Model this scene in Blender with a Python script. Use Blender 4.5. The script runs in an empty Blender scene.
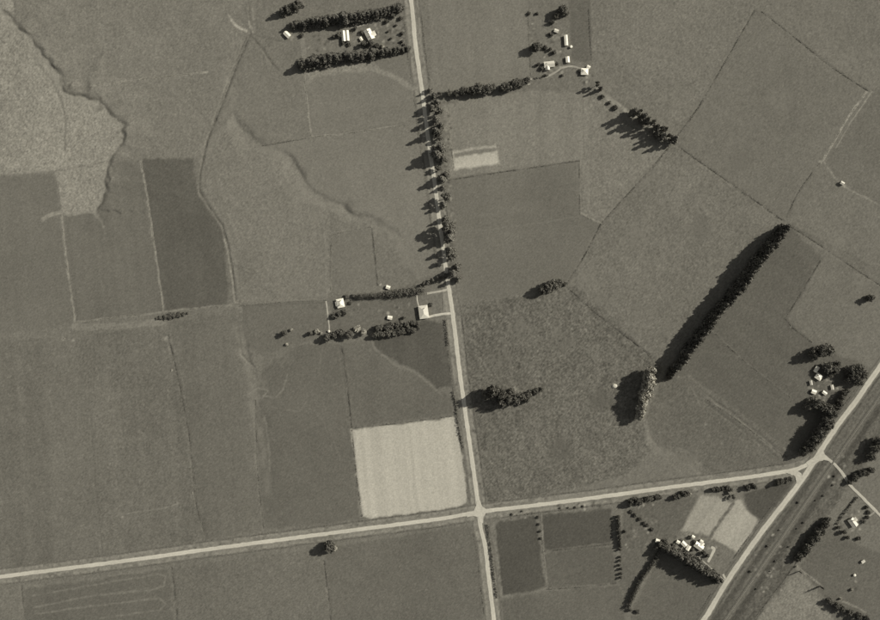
import bpy, math, random
import numpy as np

# ------------------------------------------------------------------ camera, sky, sun, exposure
S = 1.2                       # metres of ground per photograph pixel (880 x 620 grid)
CAM_H = 1000.0                # flying height
SUN_EL = math.radians(32.0)
SUN_AZ = math.atan2(0.42, 1.0)      # shadows fall towards the lower left of the frame
sc = bpy.context.scene
col = sc.collection

cam_d = bpy.data.cameras.new("aerial_camera")
cam = bpy.data.objects.new("aerial_camera", cam_d)
col.objects.link(cam)
cam.location = (0, 0, CAM_H)
cam.rotation_euler = (0, 0, 0)
cam_d.sensor_width = 36.0
cam_d.lens = 36.0 * CAM_H / (880 * S)
cam_d.clip_start = 10.0
cam_d.clip_end = 20000.0
sc.camera = cam

w = bpy.data.worlds.new("World")
sc.world = w
w.use_nodes = True
nt = w.node_tree
bg = nt.nodes["Background"]
sky = nt.nodes.new("ShaderNodeTexSky")
sky.sky_type = 'NISHITA'
sky.sun_disc = False
sky.sun_elevation = SUN_EL
sky.sun_rotation = math.pi / 2 - SUN_AZ
sky.air_density = 1.0
sky.dust_density = 1.5
hs = nt.nodes.new("ShaderNodeHueSaturation")     # the film is monochrome
hs.inputs['Saturation'].default_value = 0.12
nt.links.new(sky.outputs[0], hs.inputs['Color'])
nt.links.new(hs.outputs[0], bg.inputs[0])
bg.inputs[1].default_value = 0.05

sun_d = bpy.data.lights.new("sun", 'SUN')
sun_d.energy = 3.95
sun_d.angle = math.radians(0.53)
sun_d.color = (1.0, 0.965, 0.90)
sun = bpy.data.objects.new("sun", sun_d)
col.objects.link(sun)
_ce = math.cos(SUN_EL)
to_sun = (_ce * math.cos(SUN_AZ), _ce * math.sin(SUN_AZ), math.sin(SUN_EL))
import mathutils
sun.rotation_euler = mathutils.Vector(to_sun).to_track_quat('Z', 'Y').to_euler()

sc.view_settings.view_transform = 'Standard'
sc.view_settings.look = 'None'
sc.view_settings.gamma = 1.0
sc.view_settings.exposure = 0.23

# ------------------------------------------------------------------ helpers
rng = np.random.default_rng(7)
random.seed(7)
TINT = np.array([1.055, 1.0, 0.825])

def lin(t8):
    c = np.asarray(t8, dtype=np.float64) / 255.0
    return np.where(c <= 0.04045, c / 12.92, ((c + 0.055) / 1.055) ** 2.4)

def rgb(t8, k=1.0):
    v = lin(t8) * k * TINT
    return (float(v[0]), float(v[1]), float(v[2]), 1.0)

def W(px, py):
    return ((px - 440.0) * S, (310.0 - py) * S)

def tag(o, label=None, cat=None, group=None, kind=None):
    if label: o["label"] = label
    if cat: o["category"] = cat
    if group: o["group"] = group
    if kind: o["kind"] = kind
    return o

def empty(name, loc=(0, 0, 0), rz=0.0):
    o = bpy.data.objects.new(name, None)
    o.empty_display_size = 0.5
    o.location = loc
    o.rotation_euler = (0, 0, rz)
    col.objects.link(o)
    return o

def mesh_from(name, verts, faces, mat=None, smooth=False):
    me = bpy.data.meshes.new(name)
    me.from_pydata([tuple(map(float, v)) for v in verts], [], faces)
    if mat: me.materials.append(mat)
    if smooth: me.shade_smooth()
    me.update()
    return me

def link(name, me, parent=None, loc=None):
    o = bpy.data.objects.new(name, me)
    if loc is not None: o.location = loc
    if parent is not None: o.parent = parent
    col.objects.link(o)
    return o

class MB:
    """collects boxes and prisms for one mesh"""
    def __init__(s): s.v = []; s.f = []
    def add(s, vs, fs):
        n = len(s.v); s.v += [tuple(v) for v in vs]; s.f += [tuple(i + n for i in f) for f in fs]; return s
    def box(s, x0, y0, z0, x1, y1, z1):
        vs = [(x0,y0,z0),(x1,y0,z0),(x1,y1,z0),(x0,y1,z0),(x0,y0,z1),(x1,y0,z1),(x1,y1,z1),(x0,y1,z1)]
        return s.add(vs, [(3,2,1,0),(4,5,6,7),(0,1,5,4),(1,2,6,5),(2,3,7,6),(3,0,4,7)])
    def cyl(s, x, y, z0, z1, r0, r1, n=12, cap=True):
        vs = []
        for k in range(n):
            a = 2 * math.pi * k / n
            vs.append((x + r0*math.cos(a), y + r0*math.sin(a), z0))
        for k in range(n):
            a = 2 * math.pi * k / n
            vs.append((x + r1*math.cos(a), y + r1*math.sin(a), z1))
        fs = [(k, (k+1) % n, n + (k+1) % n, n + k) for k in range(n)]
        if cap: fs += [tuple(range(n))[::-1], tuple(range(n, 2*n))]
        return s.add(vs, fs)
    def limb(s, p, q, r0, r1, n=6):
        p = mathutils.Vector(p); q = mathutils.Vector(q)
        d = (q - p).normalized()
        u = d.orthogonal().normalized(); v = d.cross(u)
        vs = []
        for c, r in ((p, r0), (q, r1)):
            for k in range(n):
                a = 2*math.pi*k/n
                vs.append(tuple(c + u*(r*math.cos(a)) + v*(r*math.sin(a))))
        fs = [(k, (k+1) % n, n + (k+1) % n, n + k) for k in range(n)] + [tuple(range(n))[::-1], tuple(range(n, 2*n))]
        return s.add(vs, fs)
    def build(s, name, mat, parent=None, smooth=False):
        return link(name, mesh_from(name, s.v, s.f, mat, smooth), parent)

# ------------------------------------------------------------------ materials
def base_mat(name):
    m = bpy.data.materials.new(name); m.use_nodes = True
    b = m.node_tree.nodes["Principled BSDF"]
    b.inputs['Roughness'].default_value = 0.95
    b.inputs['Specular IOR Level'].default_value = 0.15
    return m, m.node_tree, b

def noise_mat(name, t8, var=0.25, scale=0.8, rough=0.95, spec=0.15, detail=4.0, obj_var=0.0, k=1.0):
    """a tone broken up by object-space noise (and by object, when obj_var is set)"""
    m, n, b = base_mat(name)
    b.inputs['Roughness'].default_value = rough
    b.inputs['Specular IOR Level'].default_value = spec
    g = n.nodes.new("ShaderNodeNewGeometry")
    nz = n.nodes.new("ShaderNodeTexNoise"); nz.inputs['Scale'].default_value = scale; nz.inputs['Detail'].default_value = detail
    n.links.new(g.outputs['Position'], nz.inputs['Vector'])
    mr = n.nodes.new("ShaderNodeMapRange")
    mr.inputs['From Min'].default_value = 0.25; mr.inputs['From Max'].default_value = 0.75
    mr.inputs['To Min'].default_value = 1 - var; mr.inputs['To Max'].default_value = 1 + var
    n.links.new(nz.outputs['Fac'], mr.inputs['Value'])
    fac = mr.outputs[0]
    if obj_var:
        oi = n.nodes.new("ShaderNodeObjectInfo")
        m2 = n.nodes.new("ShaderNodeMapRange")
        m2.inputs['To Min'].default_value = 1 - obj_var; m2.inputs['To Max'].default_value = 1 + obj_var
        n.links.new(oi.outputs['Random'], m2.inputs['Value'])
        mu = n.nodes.new("ShaderNodeMath"); mu.operation = 'MULTIPLY'
        n.links.new(fac, mu.inputs[0]); n.links.new(m2.outputs[0], mu.inputs[1])
        fac = mu.outputs[0]
    vm = n.nodes.new("ShaderNodeVectorMath"); vm.operation = 'SCALE'
    vm.inputs[0].default_value = rgb(t8, k)[:3]
    n.links.new(fac, vm.inputs['Scale'])
    n.links.new(vm.outputs[0], b.inputs['Base Color'])
    return m

def ground_mat(name, fine=0.16):
    """albedo from the survey attribute, broken up by grass grain"""
    m, n, b = base_mat(name)
    b.inputs['Roughness'].default_value = 1.0
    b.inputs['Specular IOR Level'].default_value = 0.05
    at = n.nodes.new("ShaderNodeAttribute"); at.attribute_name = "tone"
    g = n.nodes.new("ShaderNodeNewGeometry")
    nz = n.nodes.new("ShaderNodeTexNoise"); nz.inputs['Scale'].default_value = 0.55; nz.inputs['Detail'].default_value = 5.0; nz.inputs['Roughness'].default_value = 0.7
    n.links.new(g.outputs['Position'], nz.inputs['Vector'])
    mr = n.nodes.new("ShaderNodeMapRange")
    mr.inputs['From Min'].default_value = 0.3; mr.inputs['From Max'].default_value = 0.7
    mr.inputs['To Min'].default_value = 1 - fine; mr.inputs['To Max'].default_value = 1 + fine
    n.links.new(nz.outputs['Fac'], mr.inputs['Value'])
    vm = n.nodes.new("ShaderNodeVectorMath"); vm.operation = 'SCALE'
    n.links.new(at.outputs['Color'], vm.inputs[0]); n.links.new(mr.outputs[0], vm.inputs['Scale'])
    n.links.new(vm.outputs[0], b.inputs['Base Color'])
    return m

M_GROUND = ground_mat("pasture_ground", 0.15)
M_GRAVEL = ground_mat("gravel", 0.10)
M_LEAF = noise_mat("dark_foliage", 100, 0.35, 0.5, obj_var=0.18)
M_LEAF2 = noise_mat("grey_green_foliage", 118, 0.4, 0.5, obj_var=0.2)
M_BROAD = noise_mat("broadleaf_foliage", 112, 0.4, 0.45, obj_var=0.22)
M_PALE = noise_mat("pale_foliage", 172, 0.3, 0.6, obj_var=0.12)
M_HEDGE = noise_mat("hedge_foliage", 104, 0.35, 0.7, obj_var=0.12)
M_BARK = noise_mat("bark", 85, 0.3, 2.0)
M_WOOD = noise_mat("weathered_timber", 120, 0.25, 2.0)
M_WALL = noise_mat("painted_weatherboard", 190, 0.08, 1.5, 0.7)
M_WALL2 = noise_mat("creosoted_boards", 105, 0.2, 1.5, 0.8)
M_TRIM = noise_mat("white_joinery", 222, 0.04, 1.0, 0.5)
M_DOOR = noise_mat("painted_door", 80, 0.1, 1.0, 0.5)
M_BRICK = noise_mat("chimney_brick", 105, 0.2, 3.0)
M_CONC = noise_mat("concrete", 185, 0.12, 0.6)
M_STEEL = noise_mat("rail_steel", 150, 0.1, 1.0, 0.4, 0.5)
m_, n_, b_ = base_mat("window_glass")
b_.inputs['Base Color'].default_value = (0.03, 0.03, 0.028, 1); b_.inputs['Roughness'].default_value = 0.08; b_.inputs['Specular IOR Level'].default_value = 0.5
M_GLASS = m_

def iron_mat(name, t8):
    """corrugated iron: fine ribs down the slope, patchy weathering"""
    m = noise_mat(name, t8, 0.10, 0.45, 0.5, 0.3)
    n = m.node_tree; b = n.nodes["Principled BSDF"]
    tc = n.nodes.new("ShaderNodeTexCoord")
    wv = n.nodes.new("ShaderNodeTexWave"); wv.inputs['Scale'].default_value = 4.0; wv.bands_direction = 'X'
    n.links.new(tc.outputs['Object'], wv.inputs['Vector'])
    bp = n.nodes.new("ShaderNodeBump"); bp.inputs['Strength'].default_value = 0.3; bp.inputs['Distance'].default_value = 0.02
    n.links.new(wv.outputs['Fac'], bp.inputs['Height']); n.links.new(bp.outputs[0], b.inputs['Normal'])
    return m
M_ROOF = {t: iron_mat("corrugated_iron_%d" % t, t) for t in (150, 185, 205, 225, 235)}

# ------------------------------------------------------------------ survey of the ground (photograph grid, 1 px = 1.2 m)
MARG = 40
PX = np.arange(-MARG, 880 + MARG + 1, dtype=np.float64)
PY = np.arange(-MARG, 620 + MARG + 1, dtype=np.float64)
GX, GY = np.meshgrid(PX, PY)                 # [row, col]
NR, NC = GX.shape

def vnoise(shape, cell, seed):
    """smooth value noise on the grid, about -1..1"""
    r = np.random.default_rng(seed)
    h, wd = shape
    gh, gw = int(h / cell) + 4, int(wd / cell) + 4
    g = r.uniform(-1, 1, (gh, gw))
    y = np.arange(h) / cell; x = np.arange(wd) / cell
    yi = y.astype(int); xi = x.astype(int)
    fy = (y - yi); fx = (x - xi)
    fy = (fy * fy * (3 - 2 * fy))[:, None]; fx = (fx * fx * (3 - 2 * fx))[None, :]
    a = g[yi][:, xi]; b = g[yi][:, xi + 1]; c = g[yi + 1][:, xi]; d = g[yi + 1][:, xi + 1]
    return (a * (1 - fx) + b * fx) * (1 - fy) + (c * (1 - fx) + d * fx) * fy

def inside(poly, X, Y):
    r = np.zeros(X.shape, bool)
    n = len(poly)
    for i in range(n):
        x0, y0 = poly[i]; x1, y1 = poly[(i + 1) % n]
        if y0 == y1: continue
        c = ((y0 > Y) != (y1 > Y)) & (X < (x1 - x0) * (Y - y0) / (y1 - y0) + x0)
        r ^= c
    return r

def dist_line(pts, X, Y, signed=False):
    best = np.full(X.shape, 1e9); side = np.zeros(X.shape); along = np.zeros(X.shape)
    acc = 0.0
    for (x0, y0), (x1, y1) in zip(pts[:-1], pts[1:]):
        dx, dy = x1 - x0, y1 - y0
        L = math.hypot(dx, dy)
        t = np.clip(((X - x0) * dx + (Y - y0) * dy) / (L * L), 0, 1)
        d = np.hypot(X - (x0 + t * dx), Y - (y0 + t * dy))
        u = d < best
        best = np.where(u, d, best)
        along = np.where(u, acc + t * L, along)
        side = np.where(u, np.sign(dx * (Y - y0) - dy * (X - x0)), side)
        acc += L
    return best, side, along, acc

def window(pts, pad):
    xs = [p[0] for p in pts]; ys = [p[1] for p in pts]
    c0 = max(0, int(min(xs) - pad + MARG)); c1 = min(NC, int(max(xs) + pad + MARG) + 2)
    r0 = max(0, int(min(ys) - pad + MARG)); r1 = min(NR, int(max(ys) + pad + MARG) + 2)
    return slice(r0, r1), slice(c0, c1)

n2 = vnoise(GX.shape, 2.2, 1); n5 = vnoise(GX.shape, 5, 2); n14 = vnoise(GX.shape, 14, 3); n45 = vnoise(GX.shape, 45, 4); n120 = vnoise(GX.shape, 120, 5)
white = rng.normal(0, 1, GX.shape)
WX = GX + 0.9 * n5 + 0.8 * n14; WY = GY + 0.9 * vnoise(GX.shape, 5, 12) + 0.8 * vnoise(GX.shape, 14, 13)

TONE = np.full(GX.shape, 111.0)
ROUGH = np.full(GX.shape, 0.30)      # tussock and uneven sward, 0..1
FID = np.zeros(GX.shape, int)        # which field a vertex belongs to
FIELDS = [("ground", None)]

# name, label, polygon, tone, rough, streak (angle of the lines in the photo, period px, amplitude)
B = MARG + 2
FLIST = [
 ("tussock_field", "pale tussocky low ground west of the winding terrace bank", [(-B,-B),(10,-B),(15,25),(30,38),(45,57),(62,77),(66,93),(85,98),(100,101),(112,116),(125,126),(123,140),(114,156),(108,161),(56,171),(-B,178)], 135, 0.85, None),
 ("tussock_field", "small pale tussock pocket enclosed by the bend of the stream bank", [(56,172),(108,162),(105,190),(97,210),(62,213)], 133, 0.8, None),
 ("field", "open grey pasture above the terrace bank in the top corner", [(16,-B),(240,-B),(247,33),(205,150),(195,157),(116,160),(126,126),(114,114),(100,99),(86,96),(67,91),(63,75),(46,55),(30,34),(16,24)], 116, 0.4, None),
 ("field", "dark smooth paddock at the edge west of the tussock pocket", [(-B,178),(56,176),(56,205),(63,240),(75,322),(-B,341)], 107, 0.12, (84, 5, 2)),
 ("field", "long dark paddock between two pale upright fence lines", [(63,216),(98,212),(116,163),(140,161),(163,312),(76,322)], 105, 0.1, (84, 4, 3)),
 ("field", "darkest upright paddock east of the pale double fence", [(142,160),(192,158),(196,190),(207,208),(224,233),(228,304),(164,311)], 93, 0.12, (84, 6, 2)),
 ("field", "wide pasture between the crooked drain and the old channel", [(205,155),(232,113),(255,140),(292,158),(300,178),(325,200),(330,225),(330,296),(240,304),(228,238),(208,197)], 116, 0.4, None),
 ("field", "narrow wedge of pasture below the forked drain", [(250,40),(278,52),(303,66),(310,137),(256,147),(232,113)], 113, 0.25, None),
 ("rough_field", "pale rough strip along the foot of the second shelter belt", [(303,74),(345,66),(412,55),(417,90),(310,92)], 127, 0.6, None),
 ("field", "dark rounded paddock with a pale fence on its west side", [(306,86),(318,76),(345,73),(372,71),(392,78),(413,91),(418,121),(312,136)], 115, 0.1, (-8, 6, 2)),
 ("field", "small dark wedge paddock beside the upper road", [(372,62),(413,54),(416,86),(398,77),(380,70)], 112, 0.12, None),
 ("field", "broad grey paddock west of the tree lined road", [(256,148),(312,138),(421,123),(434,190),(442,270),(420,280),(400,264),(394,230),(372,219),(345,203),(325,197),(302,178),(293,157)], 116, 0.14, None),
 ("field", "little square house paddock marked by dotted fences", [(331,236),(372,226),(378,286),(331,293)], 110, 0.15, None),
 ("field", "dark farmyard paddock between hedge and tree row", [(330,300),(384,297),(417,290),(419,322),(372,330),(330,331)], 101, 0.15, None),
 ("field", "dark paddock west of the middle farmhouse", [(240,305),(328,299),(330,336),(300,342),(262,356),(245,346)], 104, 0.15, None),
 ("field", "wide mottled pasture along the lower west edge", [(-B,343),(76,336),(84,350),(102,555),(-B,574)], 106, 0.3, (87, 7, 3)),
 ("field", "long mottled strip of pasture with a pale dotted line", [(80,334),(167,328),(182,380),(202,540),(103,555)], 107, 0.38, (86, 5, 3)),
 ("field", "long darker strip of ploughed grass running to the lower road", [(168,322),(238,313),(262,530),(203,540),(183,380)], 106, 0.22, (86, 5, 3)),
 ("field", "dark paddock with curving pale tracks west of the pale square", [(263,368),(300,344),(341,343),(351,428),(361,519),(265,530),(254,420)], 101, 0.12, None),
 ("field", "grey wedge paddock above the pale square stubble", [(342,344),(371,340),(376,350),(396,366),(416,374),(440,392),(452,398),(452,414),(352,427)], 103, 0.14, (84, 4, 2)),
 ("field", "darkest wedge paddock below the farm tree row", [(371,339),(424,321),(445,324),(452,386),(437,388),(418,371),(397,362),(378,350)], 88, 0.1, (84, 6, 2)),
 ("stubble_field", "bright square stubble paddock at the crossroads", [(351,429),(400,424),(452,417),(457,418),(461,445),(467,488),(466,502),(460,507),(415,513),(372,518),(363,516),(357,480)], 173, 0.12, (84, 3.2, 7)),
 ("field", "dark paddock with pale looping plough marks below the road", [(26,589),(168,569),(178,620+B),(24,620+B)], 101, 0.15, None),
 ("field", "mottled pasture below the road west of the lone tree", [(171,568),(324,548),(331,620+B),(179,620+B)], 106, 0.35, None),
 ("field", "dark pasture below the road in the crossroads corner", [(326,548),(472,525),(478,540),(486,620+B),(332,620+B)], 102, 0.2, None),
 ("field", "streaked paddock east of the road at the top edge", [(428,-B),(526,-B),(530,77),(500,81),(445,92),(432,92)], 116, 0.16, (86, 5, 3)),
 ("field", "narrow dark paddock behind the top middle farm sheds", [(567,-B),(589,-B),(592,62),(572,60)], 100, 0.12, (88, 4, 2)),
 ("field", "coarse pasture sloping off from the top middle farm", [(590,-B),(772,-B),(755,10),(672,140),(600,88),(592,64)], 114, 0.42, None),
 ("field", "pale dry paddock round the small stubble patch", [(444,105),(462,100),(530,90),(590,94),(590,214),(580,160),(450,178)], 122, 0.3, (88, 6, 3)),
 ("stubble_field", "small bright stubble patch east of the tree lined road", [(453.5,157),(496,151.5),(499,163.5),(455.5,170.5)], 172, 0.12, (-8, 3, 5)),
 ("stubble_strip", "thin pale strip above the small stubble patch", [(453,151),(495,144.5),(495.5,147),(453,153.6)], 158, 0.1, None),
 ("field", "large dark smooth paddock with a pointed east end", [(449,180),(578,161),(579,214),(601,223),(566,285),(545,291),(500,298),(463,303),(455,255)], 108, 0.08, (-8, 9, 1.5)),
 ("rough_field", "coarse tussock pasture in the corner of the two roads", [(463,304),(545,293),(577,285),(662,368),(642,418),(650,452),(625,475),(560,492),(482,503),(470,430)], 100, 0.95, (80, 4, 2)),
 ("field", "rough triangular pasture below the tall tree row", [(592,94),(605,98),(672,142),(602,222),(581,214)], 118, 0.5, None),
 ("field", "wide speckled pasture above the long diagonal windbreak", [(673,143),(786,221),(662,366),(585,292),(567,285),(602,223)], 111, 0.5, None),
 ("field", "smooth diamond paddock towards the top right corner", [(755,10),(868,90),(822,161),(786,221),(673,143)], 110, 0.22, None),
 ("field", "dark wedge paddock at the edge beside the pale track", [(870,97),(910,60),(920,230),(880,208),(842,185),(824,162)], 106, 0.2, None),
 ("field", "top corner paddock beyond the dark diagonal fence", [(773,-B),(920,-B),(920,60),(869,92),(758,10)], 113, 0.3, None),
 ("field", "smooth paddock below the long diagonal windbreak", [(789,223),(920,290),(920,350),(866,385),(812,455),(800,458),(730,405),(690,376),(664,376)], 97, 0.16, (37, 9, 2)),
 ("field", "paddock at the right edge below the windbreak head", [(791,226),(920,290),(920,350),(880,372),(835,352),(812,343),(787,319),(822,258)], 109, 0.25, None),
 ("field", "mottled pasture along the road to the forked junction", [(662,377),(690,377),(730,406),(799,459),(795,464),(705,474),(662,452),(645,420)], 100, 0.4, None),
 ("field", "darkest small paddock beside the lower road", [(494,527),(500,521),(535,516),(545,587),(502,596),(499,580)], 83, 0.08, None),
 ("field", "dark oblong paddock below the crossroads road", [(540,515),(611,508),(613,543),(552,551),(543,547)], 84, 0.08, (-7, 5, 1.5)),
 ("field", "grey oblong paddock beneath the dark oblong one", [(545,553),(613,545),(616,583),(547,588)], 95, 0.12, None),
 ("field", "plain pasture strip at the bottom between hedge and road", [(500,600),(547,591),(617,585),(626,606),(620,620+B),(500,620+B)], 99, 0.16, None),
 ("field", "triangle of orchard grass west of the twin stubble plots", [(624,510),(662,500),(698,495),(680,530),(662,545),(652,552),(625,604),(618,580)], 99, 0.25, None),
 ("stubble_field", "slanting stubble plot behind the lower farmhouse", [(701,494.5),(716,497),(731,503),(709,535.5),(696,533),(680,530.5)], 147, 0.22, (-52, 3, 6)),
 ("stubble_field", "slanting stubble plot beside the diagonal road", [(736.5,499),(742,500),(746,510),(752,515),(759,520.5),(735.5,554),(711,537)], 158, 0.2, (-52, 3, 5)),
 ("field", "dark wedge paddock in the fork of the roads", [(744,494),(790,479),(795,482),(763,522),(755,517),(748,509)], 82, 0.1, None),
 ("field", "smooth triangle paddock under the lower farm trees", [(664,549),(722,583),(717,592),(696,620+B),(622,620+B),(634,604)], 99, 0.15, None),
 ("rough_field", "rough grass reserve between the diagonal road and the railway", [(883,376),(920,376),(920,345),(832.5,463),(787,529),(715,632),(703,650),(690,650),(745,570),(800,492),(836,440)], 92, 0.6, (-56, 5, 4)),
 ("rough_field", "rough grass reserve on the far side of the railway", [(920,348),(920,420),(858,470),(800,560),(752,625),(735,650),(706,650),(718,632),(790,529),(835.5,463)], 93, 0.6, (-56, 5, 4)),
 ("tussock_field", "pale tussock paddock at the bottom beside the railway reserve", [(796,572),(812,583),(822,604),(835,620),(840,620+B),(735,620+B),(755,622)], 122, 0.7, None),
 ("field", "smooth paddock round the slender poplars near the corner", [(830,522),(845,540),(900,560),(900,620+B),(845,620+B),(830,605),(800,566)], 99, 0.18, None),
]
for name, label, poly, tone, rough, streak in FLIST:
    r, c = window(poly, 3)
    m = inside(poly, WX[r, c], WY[r, c])
    t = np.full(m.shape, float(tone))
    if streak:
        a, per, amp = streak
        ar = math.radians(a)
        q = -GX[r, c] * math.sin(ar) + GY[r, c] * math.cos(ar) + 0.6 * n14[r, c]
        k = q / per
        ki = np.floor(k).astype(int); fr = k - ki
        rr = np.random.default_rng(abs(hash(label)) % 1000 if False else len(label)).uniform(-1, 1, 4096)
        t = t + amp * (rr[ki % 4096] * (1 - fr) + rr[(ki + 1) % 4096] * fr)
    TONE[r, c] = np.where(m, t, TONE[r, c])
    ROUGH[r, c] = np.where(m, rough, ROUGH[r, c])
    FIELDS.append((name, label))
    FID[r, c] = np.where(m, len(FIELDS) - 1, FID[r, c])

# soften the joins between fields a little
def blur(a, n=1):
    for _ in range(n):
        p = np.pad(a, 1, mode='edge')
        a = (p[1:-1, 1:-1] * 4 + p[:-2, 1:-1] * 2 + p[2:, 1:-1] * 2 + p[1:-1, :-2] * 2 + p[1:-1, 2:] * 2 + p[:-2, :-2] + p[:-2, 2:] + p[2:, :-2] + p[2:, 2:]) / 16
    return a
TONE = blur(TONE, 1)
ROUGH = blur(ROUGH, 2)

# natural variation of the sward
TONE += 2.5 * n45 + 2.2 * n120 + (1.0 + 2.6 * ROUGH) * n14 + (0.8 + 4.0 * ROUGH) * n5 + (1.2 + 8 * ROUGH) * n2 + (3.2 + 7 * ROUGH) * white

def paint(pts, width, tone, alpha=1.0, speck=0.3, rough=None, soft=0.7):
    """a strip of different sward or bare earth along a line"""
    r, c = window(pts, width + 3)
    d, s, al, L = dist_line(pts, WX[r, c] * 0.5 + GX[r, c] * 0.5, WY[r, c] * 0.5 + GY[r, c] * 0.5)
    a = np.clip((width / 2 + soft / 2 - d) / soft, 0, 1) * alpha * np.clip(1 + speck * (1.2 * n2[r, c] + 0.8 * n5[r, c]), 0, 1.3)
    a = np.clip(a, 0, 1)
    TONE[r, c] = TONE[r, c] * (1 - a) + (tone + 4 * white[r, c]) * a
    if rough is not None:
        ROUGH[r, c] = ROUGH[r, c] * (1 - a) + rough * a

def patch(x, y, rad, tone, alpha=0.8, speck=0.5, rough=None, sx=1.0, sy=1.0):
    pts = [(x - rad * sx, y - rad * sy), (x + rad * sx, y + rad * sy)]
    r, c = window(pts, 3)
    d = np.hypot((WX[r, c] - x) / sx, (WY[r, c] - y) / sy)
    a = np.clip((rad - d) / max(1.0, rad * 0.5), 0, 1) * alpha * np.clip(1 + speck * (1.5 * n2[r, c] + white[r, c] * 0.3), 0, 1.4)
    a = np.clip(a, 0, 1)
    TONE[r, c] = TONE[r, c] * (1 - a) + tone * a
    if rough is not None:
        ROUGH[r, c] = ROUGH[r, c] * (1 - a) + rough * a

# ---- roads (centre lines in photograph pixels)
R_NS = [(405,-45),(412,8),(415,40),(419,70),(423,98),(429,145),(433,171),(436.3,195),(438.6,214.5),(442.6,243),(445.5,267),(449,289),(452.5,313),(455.2,334),(459,367),(463.5,400),(467,425),(473.6,471),(477,497),(478.6,512),(481,529),(485,545),(489,580),(493,612),(499,665)]
R_WE = [(-45,582),(11,575.3),(60,569),(125,560.7),(217,548),(332,532.8),(440,518.6),(478,512),(540,504.5),(600,496.8),(660,488.5),(735,478.8),(788,471),(803,466.5),(810,462)]
R_DI = [(925,303),(884,361),(870.5,380),(856,401),(838,424.7),(820,451.6),(803.4,477.5),(790,490.5+5),(760,534),(727.5,580.5),(707.5,614),(676,662)]
R_SIDE = [(817,457),(824,456.5),(829,459.5),(836,465.5),(843,474),(850,485),(858,493),(872,507),(890,526),(930,570)]
RAIL = [(925,331),(875,402),(832.5,463),(787,529),(727,616),(694,664)]
for pts, half in ((R_NS, 9.5), (R_WE, 8.5)):
    paint(pts, half * 2, 116, 0.75, 0.7, 0.75, soft=2)
    for d_ in (-5.6, 5.6): paint([(p[0] + (d_ if pts is R_NS else 0), p[1] + (0 if pts is R_NS else d_)) for p in pts], 3.2, 134, 0.75, 0.9, 0.8, soft=2)
    for d_ in (-7.9, 7.9): paint([(p[0] + (d_ if pts is R_NS else 0), p[1] + (0 if pts is R_NS else d_)) for p in pts], 1.4, 92, 0.6, 0.9, None, soft=1)
    paint(pts, 6.5, 140, 0.5, 0.7, 0.4, soft=2)
paint(R_DI, 13, 104, 0.6, 0.6, 0.5, soft=3)
paint(R_DI, 9, 126, 0.45, 0.8, 0.4, soft=2)
paint(RAIL, 9, 99, 0.6, 0.5, 0.5, soft=2)
paint([(x + 6.5, y + 4) for x, y in RAIL], 5.5, 76, 0.85, 0.4, soft=2)
paint([(x + 2.6, y + 1.7) for x, y in RAIL], 1.6, 112, 0.6, 0.6, soft=1)
paint([(x - 2.6, y - 1.7) for x, y in RAIL], 1.4, 110, 0.5, 0.6, soft=1)
paint([(x + 13, y + 8.5) for x, y in RAIL], 4, 106, 0.5, 0.8, 0.7, soft=2)
paint([(x + 4.6, y + 3) for x, y in R_DI], 2.0, 80, 0.7, 0.6, soft=1)
paint([(x - 4.6, y - 3) for x, y in R_DI], 1.8, 88, 0.6, 0.7, soft=1)
paint([(x + 8, y + 5.2) for x, y in R_DI], 2.0, 102, 0.5, 0.8, soft=1)
paint([(x - 6.5, y - 4.2) for x, y in RAIL[2:]], 4.5, 80, 0.75, 0.4, soft=2)

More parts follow.
